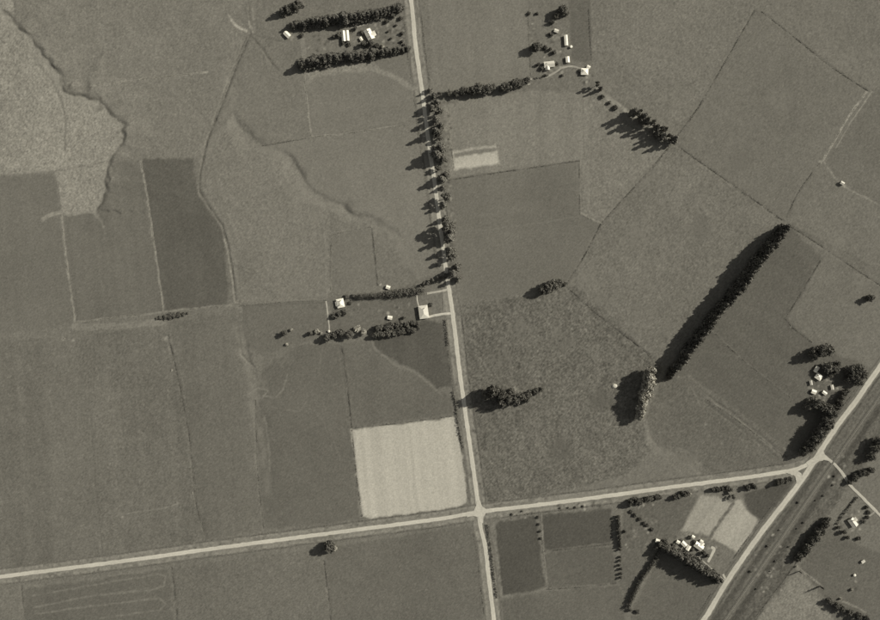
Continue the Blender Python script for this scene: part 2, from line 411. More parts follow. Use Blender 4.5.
# ---- pale lines of dry grass and worn ground
for pts, wd, t, a in [
    ([(141,161),(150,215),(158,270),(163,310)], 1.7, 138, .85),
    ([(62,216),(64,240),(69,280),(75,322)], 1.9, 136, .8),
    ([(75,322),(110,318),(163,312),(190,309),(228,305),(240,304)], 1.6, 126, .7),
    ([(75,327),(120,326),(163,322)], 7, 119, .6),
    ([(226,240),(232,265),(236,300),(240,310)], 5, 121, .65),
    ([(43,219),(52,214),(60,212),(70,214),(97,211)], 4, 131, .7),
    ([(90,87),(130,81),(170,76),(207,72)], 1.1, 138, .55),
    ([(200,73.5),(207,72.5)], 1.6, 168, .6),
    ([(304,72),(306,92),(310,130),(312,137)], 1.7, 134, .8),
    ([(312,137),(350,133),(395,126)], 1.4, 134, .75),
    ([(372,69),(392,76),(412,89)], 5, 124, .55),
    ([(303,40),(305,66)], 5, 123, .6),
    ([(447,108),(450,135),(454,168)], 1.3, 138, .8),
    ([(495,144),(499,164)], 1.4, 158, .85), ([(454,155),(495,149.5)], 3.0, 108, .8), ([(452.5,150),(454.5,170)], 1.5, 160, .85), ([(456,174),(500,167)], 3, 112, .5),
    ([(455,233),(500,228),(540,223),(576,217)], 1.2, 106, .7),
    ([(580,162),(580,212),(587,217),(600,223)], 1.8, 130, .7),
    ([(588,160),(589,212)], 2.4, 119, .6),
    ([(867,92),(848,118),(832,145),(823,160)], 1.8, 160, .7),
    ([(872,92),(852,121),(836,148)], 1.0, 150, .5),
    ([(822,160),(838,182),(850,190),(885,208)], 1.4, 134, .6),
    ([(200,22),(236,26),(247,33)], 1.6, 118, .3),
    ([(231,20),(237,27),(246,31)], 2.6, 165, .75), ([(237,28),(236,36)], 1.5, 140, .6), ([(231,20),(228,14)], 1.2, 140, .5),
    ([(249,22),(252,32)], 2.0, 150, .7),
    ([(598,90),(612,101),(630,113),(650,124),(668,139)], 4.5, 134, .75),
    ([(688,312),(701,322),(716,334)], 1.0, 115, .5),
    ([(690,343),(704,351),(739,357)], .8, 110, .3),
    ([(716,334),(740,357),(766,378),(790,397)], 1.4, 110, .5),
    ([(708,398),(740,420),(770,445),(786,461)], 4, 112, .5),
    ([(700,404),(690,385),(686,400)], 1.2, 116, .5),
    ([(22,598-10),(100,577),(163,568)], 1.5, 114, .5),
    ([(33,596),(80,587),(158,574),(166,576),(164,586),(150,590),(90,596),(35,607)], 1.6, 116, .6),
    ([(90,596),(150,588)], 1.2, 112, .5),
    ([(35,614),(90,606),(160,598),(166,604),(160,610),(100,618)], 1.6, 116, .6),
    ([(120,515),(140,511),(160,509),(178,503)], 1.1, 130, .5),
    ([(254,402),(258,395),(275,398),(283,390),(287,375)], 1.3, 120, .6),
    ([(249,394),(258,388),(268,391),(262,398),(255,399)], 1.4, 126, .6),
    ([(255,400),(264,415),(268,440),(270,470)], 1.8, 116, .6),
    ([(253,400),(256,460),(263,528)], 2.0, 113, .5),
    ([(305,385),(308,400),(300,412),(288,410)], 1.0, 112, .5),
    ([(314,410),(330,430),(341,462)], 1.0, 108, .5),
    ([(240,355),(247,362),(257,369)], 1.2, 130, .6),
    ([(541,514),(543,548),(547,586)], 1.8, 122, .7),
    ([(494,525),(499,570),(502,596),(510,595)], 2.4, 124, .6),
    ([(545,550),(570,548),(612,542)], 1.0, 106, .6),
    ([(326,334),(322,350),(319,375)], 1.2, 110, .4),
    ([(342,347),(348,390),(352,427)], 1.1, 82, .6),
    ([(338,347),(344,390),(348,424)], 1.0, 108, .5),
    ([(371,340),(376,350),(396,365),(416,373),(440,393)], 1.8, 112, .6),
    ([(800,570),(812,578),(822,586)], 1.8, 140, .7),
    ([(796,566),(799,570)], 3.5, 130, .7),
    ([(838,600),(850,604),(866,612)], 2.0, 140, .5),
    ([(455,384),(462,430),(470,500)], 1.5, 92, .5),
    ([(332,250),(331,290)], 1.0, 124, .5), ([(327,298),(326,270),(324,232)], 1.6, 116, .5),
    ([(336,271),(355,270)], .8, 118, .4), ([(330,234),(352,229),(371,227)], .9, 126, .5), ([(372,228),(377,285)], .9, 84, .5),
    ([(250,304),(300,300),(325,299)], 1.0, 122, .6), ([(255,306),(325,302)], .9, 90, .5),
    ([(645,420),(648,436),(660,446),(690,452),(704,470)], 4, 118, .5),
    ([(648,440),(640,470)], 1.4, 114, .5),
]:
    paint(pts, wd, t + (9 if t > 104 else 0), a, 0.45)

for pts, wd, t, a in [
    ([(249.5,36),(235,68),(220,108),(205,146)], 1.2, 128, .6), ([(253,8),(254,32)], 2.2, 132, .6),
    ([(203,160),(203,188),(212,203),(224,221),(231,240),(235,262),(238.5,298)], 3.2, 124, .6),
    ([(207,150),(214,172),(219,200),(226,226)], 6.0, 114, .6), ([(213,155),(219,190),(227,230)], .9, 126, .5),
    ([(34,58),(52,80),(62,100),(66,120),(65,150)], 2.2, 104, .5), ([(50,70),(60,88),(64,100)], 3, 138, .5),
    ([(96,92),(106,108),(113,118)], 1.6, 92, .6), ([(15,25),(22,40),(40,66),(56,80)], 5, 130, .4),
    ([(660,384),(668,396),(690,404),(712,420)], 1.0, 108, .5), ([(700,372),(735,398),(775,432)], .9, 90, .5), ([(690,378),(725,400),(765,436)], .9, 108, .4),
    ([(715,360),(750,392),(790,425)], .9, 105, .4), ([(705,365),(745,398),(788,436)], .9, 90, .35),
    ([(484,340),(487,380)], 3, 108, .3), ([(760,60),(775,130)], 8, 106, .3), ([(785,60),(795,130)], 8, 98, .3),
    ([(596,40),(600,80)], 2, 112, .3), ([(575,88),(577,150)], 1, 122, .5), ([(583,92),(584,160)], .9, 100, .5), ([(500,95),(498,140)], 1.2, 120, .4), ([(540,92),(540,158)], 1.2, 105, .3),
]:
    paint(pts, wd, t, a, 0.5)

# ---- dark lines: wet drains and old fence bottoms (cut into the ground below)
DRAINS = [
    ([(249,8),(251,33)], 1.0, .5), ([(256,8),(257,33)], .8, .35),
    ([(251,33),(237,65),(222,105),(207,142),(200,175),(200,192),(210,208),(222,225),(228,245),(233,275),(236,300)], 1.3, 1.35),
    ([(247,36),(233,70),(218,110),(204,150)], .9, .95),
    ([(251,33),(262,38),(285,42)], 1.0, .5), ([(251,36),(262,48),(270,60),(278,70)], 1.8, .95), ([(262,44),(264,70)], .8, .4),
    ([(239,300),(238,330),(242,355),(256,370)], 1.1, .5), ([(242,355),(254,367)], 1.2, .6),
    ([(755,10),(735,45),(700,105),(673,141)], .8, .5), ([(762,12),(800,42),(830,66),(868,91)], 1.0, .55),
    ([(673,142),(700,162),(740,190),(784,221)], 1.1, .55), ([(791,227),(812,240),(845,262),(880,285)], 1.0, .4),
    ([(602,223),(620,203),(650,170),(672,144)], .9, .4), ([(601,224),(585,255),(566,285)], 1.0, .5),
    ([(820,165),(800,190),(785,216)], .9, .4), ([(623,335),(640,347),(655,360)], 1.1, .6), ([(786,319),(793,328)], 1.1, .6),
    ([(822,258),(800,295),(786,317)], .8, .3),
    ([(548,369),(556,368),(566,382)], .9, .4), ([(570,384),(610,385)], .8, .3),
    ([(324,560),(328,590),(331,620)], 1.0, .5), ([(172,566),(176,600),(178,640)], 1.2, .5), ([(22,586),(25,620)], .8, .4),
    ([(170,345),(180,385),(190,440),(196,500),(202,525),(207,537)], 1.3, .45), ([(257,470),(263,525)], 1.0, .4), ([(85,340),(95,480),(102,553)], 1.0, .25),
    ([(118,380),(128,480)], 1.0, .2),
    ([(352,430),(357,480),(362,516)], 1.4, .4),
    ([(870.5,414),(855,434),(839.5,456)], 1.2, .8), ([(860,404),(845,424),(829,449),(826,455)], 1.1, .6),
    ([(800,494),(772,534),(740,580),(716,616)], 1.1, .5), ([(775,512),(745,553),(720,590),(702,618)], 1.0, .4),
    ([(733,504),(722,518),(711,536)], 3.2, .75), ([(738,554),(712,540),(700,533)], 3.2, .5),
    ([(709,397),(739,418),(787,457)], 1.2, .9), ([(705,402),(735,424),(782,461)], 1.2, .8), ([(713,340),(738,356)], .9, .5),
    ([(588,10),(591,60)], 1.0, .5), ([(449,180),(578,161),(579,213)], .9, .4),
    ([(812,588),(808,575)], 1.0, .3), ([(840,560),(868,548)], 1.0, .4),
    ([(820,158),(816,166)], 1.2, .3),
]
CHANNEL = [  # old stream beds: line, half width px, depth m
    ([(228,110),(238,122),(252,140),(268,148),(290,158),(299,175),(312,191),(326,199),(342,206),(362,216),(380,222),(394,230),(402,242)], 6.0, 2.6),
    ([(645,420),(647,434),(657,445),(688,453),(706,472)], 4.0, 1.6),
    ([(205,148),(212,135),(230,118)], 5.0, 0.8),
    ([(240,328),(250,360),(258,395),(266,440),(272,490)], 5.0, 0.9),
    ([(232,70),(238,95),(236,112)], 5, .8),
]
HGT = np.zeros(GX.shape)
HGT += 0.35 * n45 + 0.08 * n14
for pts, wd, a in DRAINS:
    paint(pts, wd, 86, a * 0.62, 0.9)
    r, c = window(pts, 5)
    d, *_ = dist_line(pts, GX[r, c], GY[r, c])
    HGT[r, c] -= a * 0.42 * np.exp(-(d / (0.55 * wd + 0.4)) ** 2) * np.clip(0.9 + 0.9 * n5[r, c] + 0.6 * n14[r, c], 0, 1.8)
for pts, hw, dep in CHANNEL:
    r, c = window(pts, hw * 4)
    d, sd, al, L = dist_line(pts, WX[r, c] + 2.6 * n14[r, c], WY[r, c] + 2.6 * vnoise(GX.shape, 14, 31)[r, c])
    e = np.clip(np.minimum(al, L - al) / 25.0, 0, 1) * np.clip(0.75 + 0.5 * np.sin(al / 11.0 + hw) + 0.35 * n14[r, c], 0.1, 1.4)
    s = d * sd * 1.0
    # a steep undercut bank on one side, a long easy slope on the other
    HGT[r, c] -= 0.5 * dep * e * np.where(s < 0, np.exp(-(d / (0.55 * hw)) ** 2), np.exp(-(d / (1.5 * hw)) ** 2))
    m = np.clip(1 - np.abs(s - 0.9 * hw) / (1.3 * hw), 0, 1) * 0.30 * np.clip(1 + n5[r, c], 0, 1.6)
    TONE[r, c] = TONE[r, c] * (1 - m) + 130 * m                      # sunlit look of the easy slope put into the tone
BANK = [
    ([(6,10),(16,25),(30,36),(45,56),(62,76),(65.5,92),(85,97),(100,100),(112,115),(125.5,126),(123.5,140),(114,155),(108,175),(105,195),(98,211),(104,225)], 2.1),
]
for pts, hh in BANK:
    r, c = window(pts, 90)
    d, sd, al, L = dist_line(pts, WX[r, c] + 1.2 * n5[r, c] + 1.5 * n14[r, c], WY[r, c] + 1.2 * vnoise(GX.shape, 6, 33)[r, c])
    s = -d * sd                     # positive on the high (east) side
    e = np.clip(np.minimum(al + 4, L - al) / 25.0, 0, 1) * np.clip(0.62 + 0.32 * np.sin(al / 9.0) + 0.3 * np.sin(al / 4.1 + 1) + 0.4 * n14[r, c], 0.12, 1.2)
    st = np.clip((s + 2.2) / (6.2 + 2.6 * n14[r, c]), 0, 1); st = st * st * (3 - 2 * st)
    HGT[r, c] += hh * e * st * np.exp(-np.maximum(s, 0) / 26.0) * np.clip((88 - d) / 30, 0, 1)
    m = np.clip(1 - np.abs(s + 3.0) / 3.0, 0, 1) * 0.55 * np.clip(1 + n5[r, c], 0, 1.5)
    TONE[r, c] = TONE[r, c] * (1 - m) + 138 * m                      # dry grass along the foot
    m = np.clip(1 - np.abs(s - 0.6) / 2.2, 0, 1) * 0.5 * np.clip(0.8 + 1.2 * n5[r, c], 0, 1.4)
    TONE[r, c] = TONE[r, c] * (1 - m) + 88 * m                       # rushes on the bank, its shaded face also put into the tone

# ---- farmyards, worn ground, pale spots
for a in [(64,338.5,2.2,150,.7),(74,339,1.8,150,.6),(166,339,3.2,150,.5),(171.5,370,1.6,175,.8),(83,388,1,140,.5),(109,399,1,140,.5),
          (192.5,493,1.4,160,.8),(123,517,1.3,150,.6),(178,502,1.3,140,.5),(283,230,1,150,.5),(285,284,1.3,130,.5),(327,256,1.2,150,.6),(340,271,1.4,150,.6),(345,270,1,150,.6),
          (371,227,2,136,.6),(328,290,3.5,130,.6),(350,303,4,118,.5),(329,310,3.2,128,.6),(380,284,1.8,170,.6),(382,290,1.4,165,.6),(378,297.5,3.2,150,.6),
          (399,308,1.5,160,.6),(401,302,1.2,160,.6),(395,306,1.5,135,.5),(419,278,3,130,.6),(418,285,3,125,.6),
          (614,386,2.6,190,.8),(543,364,1.2,170,.7),(548,400,1.5,150,.6),(515,389,3,150,.5),(652,396,1.6,165,.7),(686,361,1.4,170,.7),(678,376,1.4,165,.7),
          (789.5,326,1.8,160,.6),(739,357,1.8,130,.6),(790,393,1.5,90,.5),(725,186,2,130,.5),(682,263,2,122,.4),(693,257,1.6,122,.4),(820,162,2.5,150,.6),(845,186,2,150,.6),
          (832,395,10,112,.5),(822,402,8,108,.4),(828,383,7,116,.5),(690,541,10,120,.4),(845,357,1.4,140,.5),
          (605,80,0,0,0),(587,76,8,126,.5),(553,70,9,118,.5),(545,40,12,112,.5),(556,32,4,150,.6),(568,50,4,122,.5),(560,68,4,140,.5),(528,80,3.2,160,.7),(524,84,2,140,.6),
          (533,44,2.5,150,.6),(531,13,1.2,170,.7),(532.5,24,1.2,165,.7),(533,29,1.2,175,.7),(469,89.5,2.2,180,.7),
          (392,28,16,104,.5),(365,36,10,118,.4),(350,50,5,116,.5),(312,40,8,114,.4),(292,38,3,140,.5),(345,28,6,112,.5),
          (364,345,2,120,.4),(853,523,8,130,.6),(851,589,2,140,.6),(840,598,2.5,140,.6),(863,561,1.5,150,.6),(800,558,2.5,130,.6),(815,600,0,0,0),(790,575,3,118,.4),
          (786,300,0,0,0),(735,300,2,120,.4),(625,482,0,0,0),(596,62,1.6,150,.5),(644,240,4,117,.4),(588,275,9,114,.5),(460,100,3,128,.5),(464,96,0,0,0)]:
    if a[2] > 0: patch(*a)
# thistly clumps and manure spots over the coarse paddocks
for _ in range(900):
    x, y = random.uniform(460, 870), random.uniform(60, 500)
    if ROUGH[int(y) + MARG, int(x) + MARG] > 0.38:
        patch(x, y, random.uniform(.8, 1.6), random.choice((78, 84, 124, 130)), .55, .3)
for _ in range(500):
    x, y = random.uniform(0, 300), random.uniform(0, 620)
    if ROUGH[int(y) + MARG, int(x) + MARG] > 0.28:
        patch(x, y, random.uniform(.7, 1.3), random.choice((86, 92, 122, 126)), .4, .3)

for x, y, rr, t in [(60,82,7,128),(75,100,6,132),(118,110,5,124),(120,150,5,126),(40,62,6,132),(96,215,5,128),(112,180,4,128),(300,190,14,124),(335,205,12,124),(275,150,10,122),(318,215,10,122),
                     (100,108,4,98),(70,88,4,98),(118,132,3,96),(105,200,3,98),(350,205,6,106),(380,222,6,106),(305,172,5,106),(262,140,5,106),(255,400,8,116),(262,385,7,114),(285,360,9,112),(690,455,10,110),(665,448,8,112),(720,470,9,110),
                     (585,280,12,118),(600,300,10,112),(650,180,12,118),(640,235,14,117),(560,340,16,106),(520,330,14,108),(500,360,16,106),(600,400,14,94),(560,450,16,94),(780,100,18,116),(740,160,14,105),(700,230,14,106),(850,60,14,120),(840,240,12,118),(860,280,12,118)]:
    patch(x, y, rr, t, .6, .8)
def clutter(x, y, rx, ry, n):
    for _ in range(n):
        a = random.uniform(0, 2*math.pi); q = math.sqrt(random.random())
        patch(x + rx*q*math.cos(a), y + ry*q*math.sin(a), random.uniform(.8, 2.2), random.choice((78, 84, 90, 120, 130, 142, 160)), .65, .5)
for a in ((392,30,17,16,90),(360,40,20,9,40),(318,44,14,8,22),(550,42,16,22,80),(552,68,14,8,40),(586,76,7,7,25),(345,308,16,10,24),(395,308,18,8,22),(822,390,16,16,80),(690,542,18,9,60),(712,548,9,10,20),
          (852,520,14,12,60),(855,575,12,14,14),(640,530,22,24,50),(700,488,14,6,26),(834,470,22,18,40),(770,560,20,40,60),(420,284,9,6,26),(448,150,4,50,50),(452,230,4,45,50),(500,515,50,4,40),(605,505,50,4,40)):
    clutter(*a)

# micro relief: tussocks and hoof-worn sward
HGT += (0.045 + 0.30 * ROUGH) * (0.65 * vnoise(GX.shape, 1.6, 21) + 0.55 * np.clip(white, -2, 2) * 0.5)
# flatten under roads and railway, and to the rim
for pts, half in ((R_NS, 3.6), (R_WE, 3.6), (R_DI, 4.6), (R_SIDE, 3.4), (RAIL, 2.4)):
    r, c = window(pts, half + 4)
    d, *_ = dist_line(pts, GX[r, c], GY[r, c])
    k = np.clip((d - half) / 2.0, 0, 1)
    HGT[r, c] = HGT[r, c] * k - 0.08 * (1 - k)
rim = np.minimum(np.minimum(GX + MARG, 880 + MARG - GX), np.minimum(GY + MARG, 620 + MARG - GY))
HGT *= np.clip(rim / 12.0, 0, 1)

def ground_z(px, py):
    x = min(max(px + MARG, 0), NC - 1.001); y = min(max(py + MARG, 0), NR - 1.001)
    i, j = int(y), int(x); fy, fx = y - i, x - j
    return float((HGT[i, j]*(1-fx) + HGT[i, j+1]*fx)*(1-fy) + (HGT[i+1, j]*(1-fx) + HGT[i+1, j+1]*fx)*fy)

# ---- build the ground sheets: the faces of one survey grid, field by field
ALB = (lin(np.clip(TONE, 40, 230))[..., None] * TINT).astype(np.float32)
XW = ((GX - 440.0) * S); YW = ((310.0 - GY) * S)
FF = FID[:-1, :-1]
idx = np.arange(NR * NC).reshape(NR, NC)
quads = np.stack([idx[1:, :-1], idx[1:, 1:], idx[:-1, 1:], idx[:-1, :-1]], -1).reshape(-1, 4)
ffl = FF.reshape(-1)
VW = np.stack([XW, YW, HGT], -1).reshape(-1, 3).astype(np.float32)
ALBF = ALB.reshape(-1, 3)

def sheet(name, v, q, colr, mat):
    me = bpy.data.meshes.new(name)
    me.vertices.add(len(v)); me.vertices.foreach_set("co", v.reshape(-1))
    me.loops.add(q.size); me.loops.foreach_set("vertex_index", q.reshape(-1).astype(np.int32))
    me.polygons.add(len(q)); me.polygons.foreach_set("loop_start", np.arange(0, q.size, 4, dtype=np.int32))
    me.update(calc_edges=True)
    at = me.attributes.new("tone", 'FLOAT_COLOR', 'POINT')
    c4 = np.ones((len(v), 4), np.float32); c4[:, :3] = colr
    at.data.foreach_set("color", c4.reshape(-1))
    me.materials.append(mat)
    me.shade_smooth()
    return me

for fid, (name, label) in enumerate(FIELDS):
    q = quads[ffl == fid]
    if len(q) == 0: continue
    used, inv = np.unique(q, return_inverse=True)
    v = VW[used]; cc = ALBF[used]; q2 = inv.reshape(-1, 4)
    if fid == 0:      # the open country beyond the surveyed land
        xs = [-7000, (-MARG - 440) * S, (880 + MARG - 440) * S, 7000]
        ys = [-7000, (310 - 620 - MARG) * S, (310 + MARG) * S, 7000]
        ev, eq = [], []
        for i in range(3):
            for j in range(3):
                if i == 1 and j == 1: continue
                n0 = len(v) + len(ev)
                ev += [(xs[i], ys[j], 0), (xs[i+1], ys[j], 0), (xs[i+1], ys[j+1], 0), (xs[i], ys[j+1], 0)]
                eq.append((n0, n0 + 1, n0 + 2, n0 + 3))
        v = np.vstack([v, np.array(ev, np.float32)])
        cc = np.vstack([cc, np.tile((lin(104) * TINT).astype(np.float32), (len(ev), 1))])
        q2 = np.vstack([q2, np.array(eq)])
        label = "open grey farmland pasture round the paddocks"
    o = link(name, sheet(name, v, q2, cc, M_GROUND))
    tag(o, label, kind="structure")

# ------------------------------------------------------------------ roads, drives, railway
def resample(pts, step):
    """Catmull-Rom through the points, then even steps"""
    P = [np.array(p, float) for p in pts]
    P = [2 * P[0] - P[1]] + P + [2 * P[-1] - P[-2]]
    out = []
    for i in range(1, len(P) - 2):
        n = max(2, int(np.hypot(*(P[i + 1] - P[i])) / step))
        for k in range(n):
            t = k / n
            a, b, c, d = P[i - 1], P[i], P[i + 1], P[i + 2]
            out.append(0.5 * ((2 * b) + (-a + c) * t + (2 * a - 5 * b + 4 * c - d) * t * t + (-a + 3 * b - 3 * c + d) * t ** 3))
    out.append(P[-2])
    return np.array(out)

def strip(name, pts, width, tone, z, label, edge=0.25, tracks=True, step=1.5, width2=None, lift_ground=True, var=5):
    """a gravel surface along a line (px), widths in px"""
    C = resample(pts, step)
    T = np.gradient(C, axis=0); T /= np.linalg.norm(T, axis=1)[:, None]
    N = np.stack([-T[:, 1], T[:, 0]], 1)
    prof = np.array([-1, -.82, -.55, -.36, -.12, .12, .36, .55, .82, 1.0])
    # wheel-packed lines are paler, loose metal between and at the sides darker
    tn = np.array([-20, -6, 4, 5, -3, -3, 5, 4, -6, -20.0]) if tracks else np.array([-22, -4, 0, 0, 0, 0, 0, 0, -4, -22.0])
    n = len(C)
    wl = width / 2 * (np.ones(n) if width2 is None else np.linspace(1, width2 / width, n))
    r = np.random.default_rng(len(label))
    def smooth(a, k): return np.convolve(np.pad(a, k, mode='edge'), np.ones(2 * k + 1) / (2 * k + 1), 'valid')
    e1 = smooth(r.normal(0, 1, n), 1) * edge; e2 = smooth(r.normal(0, 1, n), 1) * edge
    vs, cs = [], []
    gl = smooth(r.normal(0, 1, n), 6) * var * 2
    for i in range(n):
        for k, pf in enumerate(prof):
            off = pf * wl[i] + (pf < -.7) * e1[i] + (pf > .7) * e2[i]
            p = C[i] + N[i] * off
            zz = (ground_z(p[0], p[1]) if lift_ground else 0.0)
            vs.append((*W(p[0], p[1]), zz + z + 0.05 * (1 - abs(pf)) - (0.03 if abs(pf) > .9 else 0)))
            cs.append(tone + tn[k] + gl[i] + r.normal(0, var * .6))
    m = len(prof)
    q = [(i * m + k, i * m + k + 1, (i + 1) * m + k + 1, (i + 1) * m + k) for i in range(n - 1) for k in range(m - 1)]
    q = np.array(q)
    me = sheet(name, np.array(vs, np.float32), q, (lin(np.clip(cs, 60, 235))[:, None] * TINT).astype(np.float32), M_GRAVEL)
    # make it face up
    if me.polygons[0].normal.z < 0: me.flip_normals()
    o = link(name, me)
    tag(o, label, kind="structure")
    return o

def slab(name, poly, tone, z, label, sub=1.2):
    """a flat gravel or concrete apron (px polygon), gridded for colour"""
    xs = [p[0] for p in poly]; ys = [p[1] for p in poly]
    cx, cy = sum(xs) / len(xs), sum(ys) / len(ys)
    ring = []
    for i in range(len(poly)):
        a = np.array(poly[i]); b = np.array(poly[(i + 1) % len(poly)])
        n = max(1, int(np.hypot(*(b - a)) / sub))
        ring += [a + (b - a) * k / n for k in range(n)]
    vs = []; fs = []; R = 4; n = len(ring)
    for k in range(R + 1):
        f = max(0.02, k / R)
        for p in ring:
            j = 0.12 if k == R else 0
            x = cx + (p[0] - cx) * f + random.uniform(-j, j); y = cy + (p[1] - cy) * f + random.uniform(-j, j)
            vs.append((*W(x, y), ground_z(x, y) + z))
    for k in range(R):
        for i in range(n):
            fs.append((k*n + i, k*n + (i+1) % n, (k+1)*n + (i+1) % n, (k+1)*n + i))
    cs = [tone + random.gauss(0, 5) for _ in vs]
    me = sheet(name, np.array(vs, np.float32), np.array(fs), (lin(np.clip(cs, 60, 240))[:, None] * TINT).astype(np.float32), M_GRAVEL)
    if me.polygons[0].normal.z < 0: me.flip_normals()
    o = link(name, me); tag(o, label, kind="structure")
    return o

strip("road", R_NS, 4.3, 186, 0.14, "pale gravel road running down through the roadside trees to the crossroads")
strip("road", R_WE, 4.0, 186, 0.18, "pale gravel road crossing the whole lower part of the scene")
strip("road", R_DI, 5.4, 182, 0.22, "wide pale gravel highway slanting through the lower right corner")
strip("road", R_SIDE, 2.9, 176, 0.26, "narrow side road crossing the railway towards the right edge", tracks=False)
slab("road_junction", [(467,514.5),(473,512),(476,506),(477,500),(480,500),(482,506),(487,509.5),(492,509),(492,512),(486,513),(483.5,517),(483,523),(480,523),(478,517),(473,515.5),(467,517)], 184, 0.30, "pale splayed gravel where the two country roads cross")
slab("road_junction", [(786,471.5),(796,470),(801,473),(803,478),(798,484),(796,482),(796,477),(792,474),(786,473)], 178, 0.29, "pale curved gravel corner where the lower road meets the highway")
slab("road_junction", [(806,462),(815,456),(823,449),(824.5,454),(829,458),(830,461),(824,460),(819,461),(814,465),(808,466)], 180, 0.33, "pale splayed gravel mouth of the side road beside the highway")
DRIVES = [
 ([(381,16),(372,22),(360,26),(350,28)], 1.6, 150, "pale curving farm drive above the top left farmhouse"),
 ([(523,80),(535,79),(546,77),(556,72),(562,68),(572,66.5),(582,69)], 2.0, 152, "pale curving drive between the top middle farm and its cottage"),
 ([(528,81.5),(529,85)], 3.0, 150, "pale worn gateway at the bend of the top middle drive"),
 ([(449.5,288.5),(444,290.5),(436,292),(427,293.5)], 2.2, 172, "pale short drive turning off the road by the school"),
 ([(451,313.5),(443,314),(430,316.5),(424,318)], 2.4, 190, "bright concrete path from the road to the school"),
 ([(443,292),(443.6,300),(444,312)], 0.9, 140, "faint pale path along the school road frontage"),
 ([(416.6,295),(417.2,300),(418.4,306)], 1.3, 190, "bright white path at the back corner of the school"),
 ([(326,301),(327.5,312),(329.4,330)], 1.5, 165, "white straight path below the middle farmhouse"),
 ([(711,547),(714,549),(711.5,555),(708,562)], 2.8, 180, "bright concrete yard beside the lower farmhouse"),
 ([(697,556),(704,562),(713,570),(723,579),(727,583)], 1.3, 160, "pale drive from the lower farmhouse to the highway"),
 ([(723,574),(726,580)], 2.2, 175, "bright gateway where the lower drive meets the highway"),
 ([(877,510),(864,520),(856,525)], 1.6, 150, "pale drive to the house beyond the railway"),
]
for pts, wd, tn, lb in DRIVES:
    strip("path", pts, wd, tn, 0.10, lb, edge=0.15, tracks=False, step=1.0)

# railway: ballast with sleepers and two rails
rt = empty("railway_track", (0, 0, 0))
tag(rt, "single railway track on a thin pale ballast line beside the highway", "railway")
C = resample(RAIL, 0.55)
T = np.gradient(C, axis=0); T /= np.linalg.norm(T, axis=1)[:, None]; N = np.stack([-T[:, 1], T[:, 0]], 1)
def rail_strip(offs_z, mat, name, parent, skip=1, kind=None):
    vs, fs = [], []
    Cs = C[::skip]; Ns = N[::skip]; m = len(offs_z)
    for p, nn in zip(Cs, Ns):
        for off, z in offs_z:
            qx, qy = p[0] + nn[0] * off / S, p[1] + nn[1] * off / S
            vs.append((*W(qx, qy), z))
    for i in range(len(Cs) - 1):
        for k in range(m - 1): fs.append((i*m + k, i*m + k + 1, (i+1)*m + k + 1, (i+1)*m + k))
    me = mesh_from(name, vs, fs, mat)
    if me.polygons[0].normal.z < 0: me.flip_normals()
    o = link(name, me, parent)
    if kind: o["kind"] = kind
M_BALLAST = noise_mat("ballast", 118, 0.25, 1.2)
rail_strip([(-1.6, -0.1), (-1.1, 0.22), (1.1, 0.22), (1.6, -0.1)], M_BALLAST, "ballast", rt, 4)
for s in (-1, 1):
    rail_strip([(s*0.535 - .06, 0.26), (s*0.535 - .05, 0.47), (s*0.535 + .05, 0.47), (s*0.535 + .06, 0.26)], M_STEEL, "rail", rt, 4)
mb = MB()
for p, t, nn in zip(C[::1], T[::1], N[::1]):
    x, y = W(p[0], p[1]); a = (t[0], -t[1]); b = (nn[0], -nn[1])
    vs = [(x + a[0]*u*.11 + b[0]*v*1.05, y + a[1]*u*.11 + b[1]*v*1.05, z) for z in (.2, .3) for u, v in ((-1,-1),(1,-1),(1,1),(-1,1))]
    mb.add(vs, [(4,5,6,7),(0,1,5,4),(1,2,6,5),(2,3,7,6),(3,0,4,7)])
so = mb.build("sleepers", M_WOOD, rt); so["kind"] = "stuff"

# ------------------------------------------------------------------ trees
def leaf_cloud(pts, nrm, size, r):
    """small bent leaf sprays, one quad each"""
    n = len(pts)
    d = nrm + r.normal(0, 0.55, (n, 3)); d /= np.linalg.norm(d, axis=1)[:, None] + 1e-9
    u = np.cross(d, r.normal(0, 1, (n, 3))); u /= np.linalg.norm(u, axis=1)[:, None] + 1e-9
    v = np.cross(d, u)
    s = (size * r.uniform(0.6, 1.4, n))[:, None]
    q = np.stack([pts - u*s - v*s*.5, pts + u*s*.2 - v*s + d*s*.25, pts + u*s + v*s*.5, pts - u*s*.2 + v*s + d*s*.25], 1)
    return q.reshape(-1, 3), np.arange(n * 4).reshape(n, 4)

def quad_mesh(name, v, q, mat):
    me = bpy.data.meshes.new(name)
    v = v.astype(np.float32)
    me.vertices.add(len(v)); me.vertices.foreach_set("co", v.reshape(-1))
    me.loops.add(q.size); me.loops.foreach_set("vertex_index", q.reshape(-1).astype(np.int32))
    me.polygons.add(len(q)); me.polygons.foreach_set("loop_start", np.arange(0, q.size, 4, dtype=np.int32))
    me.update(calc_edges=True); me.materials.append(mat)
    return me

def lobes_cloud(lobes, n, size, r, shell=0.75):
    """leaf sprays through a set of lobes (x,y,z,rx,rz)"""
    L = np.array(lobes); wgt = L[:, 3] ** 2 + 1e-6; wgt /= wgt.sum()
    k = r.choice(len(L), n, p=wgt)
    d = r.normal(0, 1, (n, 3)); d /= np.linalg.norm(d, axis=1)[:, None]
    rad = r.uniform(shell ** 3, 1.0, n) ** (1 / 3.0) * r.uniform(.82, 1.1, n)
    p = L[k, :3] + d * rad[:, None] * np.stack([L[k, 3], L[k, 3], L[k, 4]], 1)
    p = p + r.normal(0, 1, (n, 3)) * (0.27 * L[k, 3])[:, None]
    keep = p[:, 2] > 0.02
    return leaf_cloud(p[keep], d[keep], size, r)

